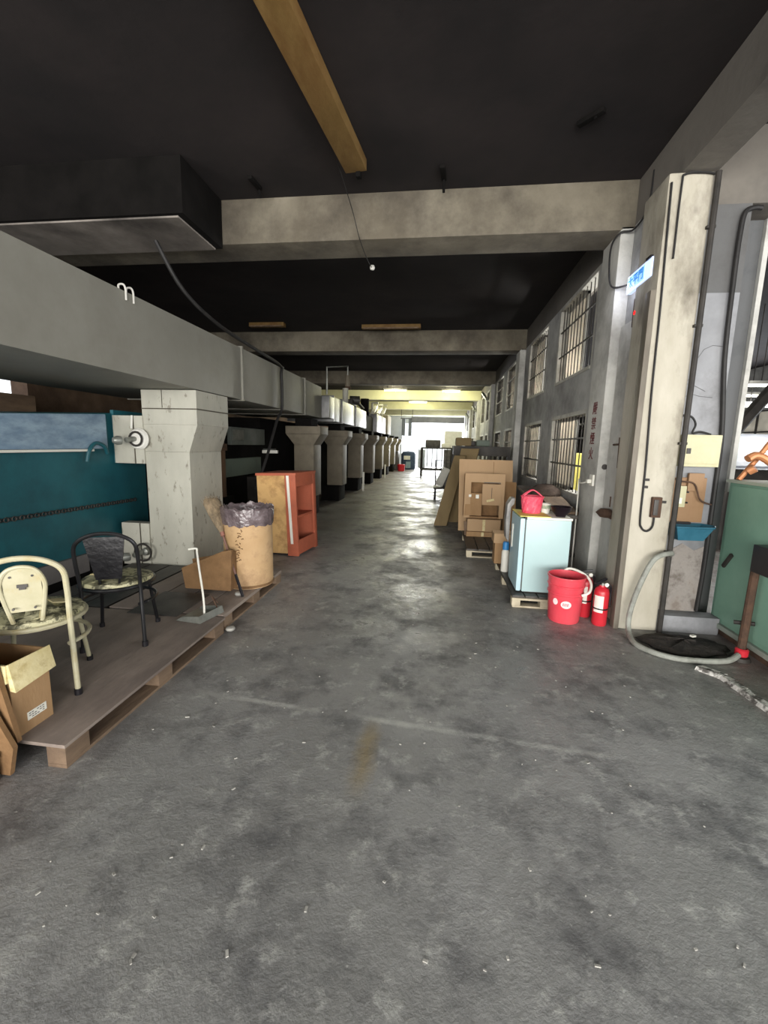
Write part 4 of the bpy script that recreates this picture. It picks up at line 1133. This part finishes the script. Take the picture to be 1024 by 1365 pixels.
# far end things
tk = thing('cloth_drum', 'dark blue wrapped drum at the far end by the gate', 'drum', (-2.0, 27.6, 0))
MB().lathe([(0, 0), (.42, 0), (.46, .1), (.46, .95), (.36, 1.1), (0, 1.16)], (-2.0, 27.6, 0), 20).build('wrapped_body', M_navy, tk)
MB().box(-2.12, -1.82, 27.1, 27.2, .1, .5).build('pale_patch', pm('grey_blue_patch', (120, 144, 156), (150, 170, 180), 4, .7), tk)
MB().box(-2.25, -1.85, 27.08, 27.16, .62, .86).build('white_patch', M_lplast, tk, .01)
o = MB().box(-2.95, -2.5, 26.0, 26.8, 0, 1.15).build('waste_bin', M_dsteel, bevel=.05)
tag(o, 'dark bin beside the blue wrapped drum at the far end', 'bin')
o = MB().lathe([(0, 0), (.2, 0), (.24, .38), (.2, .4), (0, .4)], (-2.25, 25.4, 0), 16).build('bucket', M_redp)
tag(o, 'small red bucket on the floor at the far end', 'bucket')
o = MB().box(-1.5, -1.0, 30.0, 30.6, 0, 1.25).build('machine_cabinet', pm('grey_far', (150, 156, 160), (186, 190, 194), 2, .6), bevel=.03)
tag(o, 'pale grey cabinet in the glare of the far gate', 'cabinet')
o = MB().box(.25, 1.4, 29.6, 30.0, 1.3, 2.5).build('notice_board', M_lplast, bevel=.01)
o.location = (0, 0, 0)
ob = thing('white_cabinet', 'white upright cabinet at the right of the far gate', 'cabinet', (.8, 29.8, 0))
o.name = 'upper_door'
o.parent = ob
o.data.transform(Matrix.Translation(-Vector((.8, 29.8, 0))))
MB().box(.25, 1.4, 29.6, 30.0, 0, 1.28).build('lower_door', M_dsteel, ob, .01)
for i, (x0, x1) in enumerate(((-2.65, -2.42), (-2.2, -1.98))):
    o = MB().box(x0, x1, 29.5, 29.7, 2.15, 3.29).build('hanging_curtain', pm('grey_curtain', (110, 116, 126), (136, 142, 152), 4, .8), bevel=.01)
    tag(o, ['grey hanging strip by the far gate, left of the pair', 'grey hanging strip by the far gate, right of the pair'][i], 'curtain')
o = MB().tube([(-2.75, 29.6, 3.3), (-1.9, 29.6, 3.3)], .03, 8).tube([(-2.7, 29.6, 3.3), (-2.7, 29.6, ZC)], .015, 6).tube([(-1.95, 29.6, 3.3), (-1.95, 29.6, ZC)], .015, 6).build('curtain_rail', M_iron)
tag(o, 'dark rail carrying the two grey strips at the far gate', 'rail')
MBx = MB().box(-2.0, 1.5, 29.4, 29.8, 3.02, 3.4).build('shutter_box', pm('grey_blue_shutter', (120, 122, 134), (150, 152, 162), 2, .6), bevel=.02)
tag(MBx, 'grey roller shutter box above the far gate', 'shutter')
for i, (y, z) in enumerate(((20.3, 3.25), (15.6, 3.3), (25.6, 3.3))):
    o = MB().tube([(1.52, y, z - .12), (1.42, y + .5, z + .12)], .05, 10).build('wall_lamp', M_steel)
    tag(o, ['slim grey lamp high on the right wall, middle of three', 'slim grey lamp high on the right wall, nearest of three', 'slim grey lamp high on the right wall, farthest of three'][i], 'lamp', None)

# ------------------------------------------------------------------ bucket and extinguishers
bu = thing('bucket', 'red plastic bucket with white handle in front of the fridge', 'bucket', (1.185, 3.93, 0))
BX, BY = 1.185, 3.93
MB().lathe([(0, 0), (.128, 0), (.134, .01), (.152, .33), (.16, .335), (.16, .345), (.153, .35), (.157, .405), (.164, .41), (.164, .425), (.152, .425), (.146, .35), (.126, .02), (0, .02)], (BX, BY, 0), 36).build('pail', M_red, bu)
MB().lathe([(.148, .255), (.155, .262), (.156, .275), (.151, .283)], (BX, BY, 0), 36).build('rib', M_red, bu)
MB().tube(smooth_path([(BX - .02, BY + .163, .37), (BX + .06, BY + .15, .44), (BX + .16, BY + .05, .425), (BX + .2, BY - .03, .37), (BX + .165, BY - .12, .31), (BX + .10, BY - .13, .275)], 6), .0115, 8).build('handle', M_lplast, bu)
em = MB()
ea = R(-102)


def on_b(da, z, r_=.1475):
    rr = r_ + (z - .2) * .06
    return (BX + rr * math.cos(ea + da), BY + rr * math.sin(ea + da), z)


def oval(mb_, ca, cz, wa, wz, r_, n=20):
    vs = [on_b(ca, cz, r_)] + [on_b(ca + wa * math.cos(i * 2 * math.pi / n), cz + wz * math.sin(i * 2 * math.pi / n), r_) for i in range(n)]
    mb_.add(vs, [(0, 1 + i, 1 + (i + 1) % n) for i in range(n)])


oval(em, .02, .185, .30, .035, .1478)
oval(em, -.62, .20, .16, .03, .1478)
e_ = em.build('white_emblem', pm('faded_white_print', (242, 206, 206), (250, 226, 224), 20, .5, bump=0), bu)
el = MB()
for da, w in ((-.14, .035), (-.05, .03), (.03, .03), (.12, .045)):
    vs = [on_b(da - w, .172, .1486), on_b(da + w * .6, .172, .1486), on_b(da + w, .2, .1486), on_b(da - w * .6, .2, .1486)]
    el.add(vs, [(0, 1, 2, 3)])
tag(el.build('emblem_letters', pm('pink_grey_print', (176, 110, 118), (190, 126, 132), 20, .6, bump=0), e_), kind='stuff')


def extinguisher(label, x, y, h, r_, ha):
    t = thing('fire_extinguisher', label, 'extinguisher', (x, y, 0), 0, None)
    MB().lathe([(0, 0), (r_ * .9, 0), (r_, .012), (r_, h * .72), (r_ * .86, h * .79), (r_ * .45, h * .84), (r_ * .4, h * .87), (0, h * .87)], (x, y, 0), 24).build('cylinder', M_redp, t)
    MB().lathe([(r_ * 1.01, .15), (r_ * 1.03, .152), (r_ * 1.03, .162), (r_ * 1.01, .164)], (x, y, 0), 24).build('strap', M_black, t)
    MB().cyl((x, y, h * .86), r_ * .4, h * .06, 12).build('valve_neck', M_steel, t)
    MB().obox((x - .02, y - .01, h * .96), (.13, .026, .016), (0, -.25, ha)).build('upper_lever', M_black, t, .004)
    MB().obox((x - .02, y - .01, h * .905), (.12, .024, .014), (0, .08, ha)).build('lower_lever', M_black, t, .004)
    MB().cyl((x + .02, y - .03, h * .9), .018, .012, 14, (.2, -1, 0)).build('gauge', M_lplast, t)
    MB().tube(smooth_path([(x + .02, y, h * .9), (x + r_ * 1.0, y - .01, h * .86), (x + r_ * 1.2, y, h * .7), (x + r_ * 1.2, y, h * .4)]), .009, 8).build('hose', M_black, t)
    n = 8
    vs = []
    for i in range(n + 1):
        a = R(-165) + R(75) * i / n
        for z in (h * .30, h * .66):
            vs.append((x + r_ * 1.012 * math.cos(a), y + r_ * 1.012 * math.sin(a), z))
    MB().add(vs, [(2 * i, 2 * i + 2, 2 * i + 3, 2 * i + 1) for i in range(n)]).build('paper_label', M_lplast, t)
    return t


extinguisher('red fire extinguisher in front, against the steel door post', 1.475, 3.87, .42, .062, .5)
extinguisher('red fire extinguisher behind, half hidden by the bucket', 1.40, 4.06, .45, .062, -.3)

# ------------------------------------------------------------------ wall fittings on the right
txt = ['\u56b4', '\u7981', '\u7159', '\u706b']
sgt = thing('painted_warning', 'dark red painted characters running down the pilaster', 'sign', (1.573, 4.96, 1.5))
for i, c in enumerate(txt):
    yy, zz = 4.80, 1.96 - i * .155
    text_mesh('character', c, .135, M_ink, sgt, frame_mat((1.5725, yy, zz), (0, -1, 0), (0, 0, 1)), .001)
es = thing('lit_sign', 'small lit white and blue sign hung high beside the pillar', 'sign', (1.62, 4.12, 2.9))
MB().box(1.60, 1.64, 3.91, 4.36, 2.925, 3.07).build('sign_box', M_sign, es, .006)
MB().box(1.595, 1.598, 4.02, 4.34, 2.94, 3.05).build('blue_field', emis('sign_pale_blue', (150, 200, 250), .9), es)
text_mesh('sign_text', '\u592a\u5e73\u9580', .10, emis('sign_text_blue', (40, 130, 200), .5), es, frame_mat((1.593, 4.18, 2.992), (0, -1, 0), (0, 0, 1)), .001)
MB().tube([(1.62, 3.93, 3.07), (1.64, 3.9, 3.25), (1.69, 3.9, 3.45)], .008, 6).build('hanging_wire', M_cable, es)
MB().box(1.59, 1.65, 3.92, 4.0, 3.065, 3.085).build('clip', M_black, es)
pt = bpy.data.lights.new('sign_light', 'POINT')
pt.energy, pt.color, pt.shadow_soft_size = 2.2, (.82, .84, 1), .06
po = bpy.data.objects.new('sign_light', pt)
po.location = (1.55, 4.40, 2.98)
po['kind'] = 'helper'
COL.objects.link(po)
so = thing('wall_socket', 'white wall socket with plug on the pilaster below the characters', 'socket', (1.57, 4.63, 1.2))
MB().box(1.555, 1.575, 4.62, 4.72, 1.175, 1.29).build('socket_plate', M_lplast, so, .006)
MB().box(1.515, 1.556, 4.65, 4.70, 1.2, 1.24).build('plug', M_lplast, so, .008)
MB().tube(smooth_path([(1.53, 4.68, 1.215), (1.5, 4.8, 1.19), (1.56, 5.06, 1.2), (1.565, 5.06, .9), (1.565, 5.06, .1)]), .008, 6).build('cord', M_lplast, so)
cvp = MB().lathe([(0, 0), (.028, 0), (.026, .008), (0, .01)], (1.645, 4.578, 1.375), 16, (0, -1, 0)).build('round_cover', M_dsteel)
tag(cvp, 'small round grey cover plate on the pale pilaster edge', 'cover')
lbk = thing('rusty_bracket', 'rusty oval bracket sticking out from the door leaf', 'bracket', (1.65, 4.3, .93))
rb = MB().lathe([(0, -.03), (.05, -.026), (.09, 0), (.05, .026), (0, .03)], (0, 0, 0), 16)
rb.v = [(1.60 + x * .9, 4.32 + y * 1.2, .945 + z * 1.5) for x, y, z in rb.v]
rb.build('bracket_head', M_rust, lbk)
MB().box(1.62, 1.66, 4.2, 4.3, .9, .95).tube([(1.65, 4.36, 1.0), (1.65, 4.36, 1.1)], .006, 6).build('bracket_arm', M_rust, lbk)
rd = thing('rusty_bolt', 'rusty red door bolt hanging beside the steel post', 'bolt', (1.645, 4.28, 1.4))
MB().tube([(1.645, 4.27, 1.66), (1.645, 4.25, 1.38)], .012, 8).build('bolt_rod', M_rust, rd)
MB().tube([(1.64, 4.40, 1.595), (1.64, 4.18, 1.60)], .009, 6).build('bolt_handle', M_rust, rd)
MB().obox((1.645, 4.25, 1.44), (.012, .035, .12), (0, 0, 0)).build('bolt_plate', M_ink, rd)
sw = thing('switch_box', 'rusty switch box with looped cable on the whitewashed pillar', 'switch', (1.79, 3.79, 1.1))
MB().box(1.755, 1.83, 3.765, 3.80, 1.0, 1.17).build('box', M_rust, sw, .006)
MB().box(1.765, 1.80, 3.755, 3.766, 1.02, 1.15).build('lid', M_dsteel, sw, .004)
MB().tube(smooth_path([(1.63, 3.79, 3.53), (1.64, 3.79, 3.1), (1.652, 3.79, 2.6), (1.66, 3.79, 2.0), (1.68, 3.79, 1.43), (1.685, 3.79, 1.0), (1.70, 3.785, .91), (1.745, 3.785, .88), (1.785, 3.785, .92), (1.79, 3.785, 1.0)], 6), .0085, 6).build('cable', M_cable, sw)
for i, (z, x) in enumerate(((1.30, 1.70), (1.24, 1.695), (1.12, 1.85))):
    MB().box(x - .015, x + .02, 3.783, 3.80, z, z + .02).build('cable_clip', M_iron, sw)
pc = MB().tube([(1.935, 3.785, .0), (1.935, 3.785, 3.56), (1.90, 3.785, 3.575), (1.72, 3.785, 3.575), (1.68, 3.785, 3.56), (1.672, 3.785, 3.3), (1.675, 3.785, 2.2)], .006, 6)
pipe = thing('conduit', 'dark conduit running down the right edge of the whitewashed pillar', 'pipe', (1.935, 3.78, 0))
MB().tube([(1.938, 3.775, 0), (1.938, 3.775, 3.58)], .021, 10).build('riser', M_iron, pipe)
MB().tube(smooth_path([(1.93, 3.785, 3.57), (1.85, 3.787, 3.585), (1.72, 3.787, 3.58), (1.70, 3.787, 3.5), (1.70, 3.787, 3.0)]), .008, 6).build('branch', M_cable, pipe)
for z in (.7, 1.6, 2.5, 3.2):
    MB().box(1.905, 1.965, 3.77, 3.80, z, z + .02).build('clamp', M_iron, pipe)
rp = MB().tube(smooth_path([(2.36, 3.94, 3.40), (2.30, 3.93, 3.40), (2.235, 3.92, 3.36), (2.22, 3.92, 3.2), (2.22, 3.92, 2.9), (2.235, 3.92, 2.3), (2.30, 3.93, 1.7), (2.31, 3.935, 1.2), (2.315, 3.94, .6), (2.30, 3.935, .16)], 6), .018, 8).build('bent_conduit', M_cable)
tag(rp, 'black bent conduit running down the cold grey wall beside the cabinet', 'pipe')
mbx = thing('meter_box', 'cream metal meter box on the cold grey wall', 'box', (2.1, 3.9, 1.42))
MB().box(1.975, 2.27, 3.86, 3.95, 1.425, 1.685).build('box', M_cbox, mbx, .006)
md = MB().box(1.985, 2.255, 3.848, 3.862, 1.45, 1.67).build('lid', M_cbox, mbx, .005)
MB().box(2.005, 2.035, 3.838, 3.85, 1.53, 1.575).build('latch', M_dsteel, md, .003)
MB().tube(smooth_path([(1.96, 3.90, 1.84), (2.03, 3.89, 1.83), (2.075, 3.9, 1.77), (2.06, 3.90, 1.70), (2.12, 3.9, 1.71), (2.2, 3.9, 1.69)]), .009, 6).build('feed_cable', M_cable, mbx)
swb = thing('switch_board', 'varnished wooden board with cream switches under the meter box', 'board', (2.1, 3.93, .95))
MB().box(1.985, 2.24, 3.93, 3.95, .95, 1.33).build('board', M_board, swb, .006)
MB().box(2.08, 2.20, 3.90, 3.93, 1.22, 1.37).build('wood_block', M_board, swb, .006)
MB().box(2.0, 2.075, 3.90, 3.93, 1.08, 1.26).build('switch_plate', M_cbox, swb, .006)
for z in (1.12, 1.21):
    MB().cyl((2.085, 3.905, z), .008, .012, 8, (0, -1, 0)).build('knob', M_black, swb)
MB().box(2.01, 2.045, 3.892, 3.902, 1.11, 1.16).build('rocker', M_lplast, swb, .003)
MB().tube(smooth_path([(1.95, 3.90, 1.33), (2.02, 3.89, 1.30), (2.12, 3.885, 1.28), (2.18, 3.885, 1.15), (2.28, 3.9, 1.11)]), .007, 6).build('cable', M_rust, swb)
MB().box(1.99, 2.14, 3.90, 3.93, .935, .955).build('ledge', M_black, swb)
ty = thing('tray', 'blue plastic tray hung under the switch board', 'tray', (2.1, 3.85, .8))
tb = MB()
top = [(1.955, 3.74), (2.25, 3.76), (2.30, 3.85), (2.25, 3.94), (1.96, 3.94)]
bot = [(2.0, 3.79), (2.20, 3.80), (2.23, 3.85), (2.20, 3.92), (2.0, 3.92)]
n = 5
vs = [(x, y, .815) for x, y in bot] + [(x, y, .93) for x, y in top] + [(2.12 + (x - 2.12) * .94, 3.85 + (y - 3.85) * .92, .93) for x, y in top] + [(2.12 + (x - 2.12) * .94, 3.85 + (y - 3.85) * .92, .825) for x, y in bot]
fs = [tuple(range(5))[::-1]]
for q in range(3):
    fs += [(q * 5 + i, q * 5 + (i + 1) % 5, q * 5 + 5 + (i + 1) % 5, q * 5 + 5 + i) for i in range(5)]
fs += [tuple(range(15, 20))]
tb.add(vs, fs).build('tray_shell', M_tray, ty)
MB().tube([(x, y, .932) for x, y in top], .009, 6, True).build('rim', M_tray, ty)
hs = MB().tube(smooth_path([(1.95, 3.76, .70), (1.91, 3.72, .715), (1.79, 3.70, .66), (1.71, 3.70, .46), (1.655, 3.70, .22), (1.64, 3.67, .06), (1.61, 3.48, .022), (1.68, 3.33, .022), (1.80, 3.255, .022), (1.98, 3.24, .022), (2.18, 3.28, .022), (2.28, 3.33, .05)], 8), .021, 10).build('hose', M_hose)
tag(hs, 'grey rubber hose arching from the pillar conduit down onto the floor', 'hose')

# green cabinet
gc = thing('machine_cabinet', 'green painted steel cabinet at the right edge', 'cabinet', (2.9, 3.4, 0))
MB().box(2.43, 3.4, 2.2, 3.95, .10, 1.30).build('cabinet_body', M_green, gc, .012)
MB().box(2.41, 3.42, 2.18, 3.97, 1.30, 1.325).build('top_plate', pm('pale_top', (168, 176, 160), (190, 196, 182), 4, .6), gc, .005)
gd = MB().box(2.415, 2.432, 2.9, 3.90, .15, 1.28).build('door', M_green, gc, .006)
MB().obox((2.405, 3.80, .66), (.02, .03, .15), (R(35), 0, 0)).build('lever', M_iron, gd, .005)
MB().box(2.45, 3.38, 2.22, 3.93, 0, .10).build('plinth', M_rust, gc)
MB().box(2.40, 2.44, 2.2, 3.96, .07, .11).build('bottom_trim', pm('grey_trim', (130, 140, 130), (150, 158, 148), 4, .6), gc, .004)
ps = thing('pedestal_post', 'brown steel post with black control box before the green cabinet', 'post', (2.32, 3.36, 0))
MB().tube([(2.32, 3.37, .02), (2.33, 3.37, .72)], .028, 10).build('post', M_rust, ps)
MB().box(2.27, 2.405, 3.08, 3.34, .70, .90).build('control_box', M_black, ps, .008)
MB().tube([(2.28, 3.43, .27), (2.38, 3.36, .29)], .016, 8).build('clamp', M_iron, ps)
MB().lathe([(.03, .03), (.042, .04), (.044, .085), (.032, .095)], (2.32, 3.36, .0), 14).build('red_collar', M_redp, ps)
MB().lathe([(0, 0), (.07, 0), (.06, .025), (.03, .03), (0, .03)], (2.32, 3.37, 0), 14).build('base', M_iron, ps)
cpz = thing('copper_pipes', 'curved copper-brown pipes standing above the green cabinet', 'pipe', (2.9, 3.8, 1.325))
MB().tube(smooth_path([(2.44, 3.80, 1.50), (2.50, 3.81, 1.53), (2.58, 3.81, 1.50), (2.70, 3.80, 1.40), (2.76, 3.80, 1.325)]), .03, 10).build('bent_pipe', M_copper, cpz)
MB().tube([(2.46, 3.9, 1.326), (2.56, 3.9, 1.48), (2.70, 3.9, 1.72)], .02, 8).build('diagonal_pipe', M_copper, cpz)
MB().cyl((2.51, 3.88, 1.40), .035, .05, 12, (.5, -.5, .5)).build('pipe_joint', M_copper, cpz)
db_ = MB().lathe([(0, 0), (.34, .0), (.36, .01), (.3, .03), (.1, .045), (0, .05)], (2.02, 3.55, 0), 22)
random.seed(6)
db_.v = [(2.02 + (x - 2.02) * random.uniform(.8, 1.05), 3.55 + (y - 3.55) * random.uniform(.45, .62), z * random.uniform(.6, 1.2)) for x, y, z in db_.v]
tag(db_.build('oily_rags', pm('oily_rag', (30, 28, 27), (58, 52, 48), 14, .8, bump=.6, bscale=30), None), 'flat heap of oily black rags below the meter box', 'rags')
pbb = MB().obox((2.12, 3.62, .055), (.04, .025, .014), (0, 0, .4)).build('white_scrap', M_lplast)
tag(pbb, 'white scrap on the oily rags', 'scrap')

# side hall seen beyond the green cabinet
for i, (x, y, z, l) in enumerate(((5.6, 8.0, 2.66, 1.3), (5.7, 8.3, 2.36, 1.4), (6.3, 10.2, 2.75, 1.4), (5.6, 11.8, 3.6, 1.4))):
    t = thing('strip_lamp', ['lit strip lamp in the side hall, nearest', 'lit strip lamp in the side hall, just below the nearest', 'lit strip lamp in the side hall, third', 'lit strip lamp in the side hall, under its ceiling'][i], 'lamp', (x, y, z), group=None)
    MB().box(x - l / 2, x + l / 2, y - .06, y + .06, z, z + .05).build('housing', M_white, t)
    MB().tube([(x - l / 2 + .03, y, z - .02), (x + l / 2 - .03, y, z - .02)], .02, 8).build('tube', M_tube, t)
    for q in (-l / 3, l / 3):
        MB().tube([(x + q, y, z + .05), (x + q, y, ZC)], .008, 5).build('hanger', M_iron, t)
    area('hall_light', (x, y, z - .06), (0, 0, 0), l, .12, 30, (1, 1, .96))
hm = thing('hall_machine', 'dark machine with white sheets in the side hall', 'machine', (5.5, 9, 0))
MB().box(4.3, 6.5, 8.6, 10.5, 0, 1.25).build('machine_body', M_iron, hm, .03)
MB().hexa([(4.6, 7.6, 1.3), (6.2, 7.6, 1.3), (6.2, 9, 1.5), (4.6, 9, 1.5)], [(4.6, 7.6, 1.34), (6.2, 7.6, 1.34), (6.2, 9, 1.9), (4.6, 9, 1.9)]).build('white_sheet', pm('blue_white_sheet', (120, 124, 134), (150, 154, 164), 3, .6), hm, .01)
MB().tube([(4.0, 7.2, 1.3), (5.6, 7.6, 3.3)], .09, 10).build('diagonal_arm', M_iron, hm)
MB().tube([(4.5, 7.4, 0), (4.5, 7.4, 1.3)], .05, 8).build('stand', M_iron, hm)
for i in range(4):
    wv = thing('window_%d' % (wn + 1 + i), None, None, (7.1 + i * .5, 17.1, 1.2), 0, None, 'structure')
    x0 = 6.95 + i * .5
    MB().box(x0, x0 + .04, 17.05, 17.15, 1.2, 3.2).box(x0 + .46, x0 + .5, 17.05, 17.15, 1.2, 3.2).box(x0, x0 + .5, 17.05, 17.15, 2.15, 2.2).build('window_frame', M_iron, wv)
    MB().box(x0 + .04, x0 + .46, 17.09, 17.10, 1.2, 3.2).build('pane', M_frost, wv)
for i in range(9):
    wv = thing('window_%d' % (wn + 5 + i), None, None, (9.05, 10.4 + i * .78, 1.55), 0, None, 'structure')
    y0 = 10 + i * .775
    MB().box(9.0, 9.08, y0, y0 + .05, 1.55, 2.75).box(9.0, 9.08, y0 + .05, y0 + .775, 2.12, 2.16).box(9.0, 9.08, y0 + .05, y0 + .775, 1.55, 1.59).box(9.0, 9.08, y0 + .05, y0 + .775, 2.71, 2.75).build('window_frame', M_iron, wv)
    MB().box(9.035, 9.045, y0 + .05, y0 + .775, 1.59, 2.71).build('pane', M_frost, wv)
for i, y in enumerate((6.6, 9.4, 12.6, 16.0)):  # lamps added in the hall to backlight the frosted panes
    t = thing('strip_lamp', ['strip lamp in the hall behind the nearest barred windows', 'strip lamp in the hall behind the second pair of barred windows', 'strip lamp in the hall behind the third pair of barred windows', 'strip lamp in the hall behind the farther barred windows'][i], 'lamp', (2.9, y, 2.45))
    MB().box(2.85, 2.95, y - .6, y + .6, 2.45, 2.51).build('housing', M_white, t)
    MB().tube([(2.9, y - .57, 2.425), (2.9, y + .57, 2.425)], .02, 8).build('tube', M_tube, t)
    for q in (-.4, .4):
        MB().tube([(2.9, y + q, 2.51), (2.9, y + q, ZC)], .008, 5).build('hanger', M_iron, t)
    area('hall_light', (2.84, y, 2.42), (0, R(78), 0), .14, 1.2, 95, (1, .98, .92))
hr = thing('view_block_rack', 'dark storage rack in the hall behind the barred windows', 'rack', (3.6, 12, 0))  # added so the open part of the windows looks dark
for y in (7.5, 9.8, 12.1, 14.4, 16.6):
    MB().box(3.30, 3.38, y - .04, y + .04, 0, 3.3).build('upright', M_iron, hr)
for z in (.1, 1.1, 2.1, 3.1):
    MB().box(3.30, 4.1, 7.5, 16.6, z, z + .05).build('shelf', M_iron, hr)
MB().box(4.0, 4.1, 7.5, 16.6, .1, 3.3).build('back_panel', M_dark, hr)
# stacked goods seen through the near windows
for i, (x, y, s, h, mm, lab) in enumerate(((2.46, 8.35, .42, 1.45, M_yellow, 'yellowish wrapped roll in the hall behind the nearest lower window'), (2.5, 9.15, .44, 1.3, M_brown, 'brown wrapped roll in the hall behind the nearest lower window'), (2.4, 6.6, .4, 1.0, M_brown, 'short brown bale in the hall right behind the nearest lower window'))):
    o = MB().lathe([(0, 0), (s / 2, 0), (s / 2, h), (s / 2 * .8, h + .02), (0, h + .02)], (x, y, 0), 18).build('fabric_roll', mm)
    tag(o, lab, 'roll', None)

# ------------------------------------------------------------------ scraps on the floor
random.seed(12)
sc_ = MB()
for i in range(170):
    t = random.random()
    y = .95 + 6.5 * t ** 1.6
    x = random.uniform(-1.55, 1.5)
    s = random.uniform(.003, .009)
    a = random.random() * 3.14
    sc_.obox((x, y, .003), (s * random.uniform(1.2, 2.6), s, .004), (random.uniform(-.1, .1), random.uniform(-.1, .1), a))
tag(sc_.build('paper_scraps', M_scrap, smooth=False), 'tiny pale scraps and chips scattered over the dark concrete floor', 'scraps', None, 'stuff')
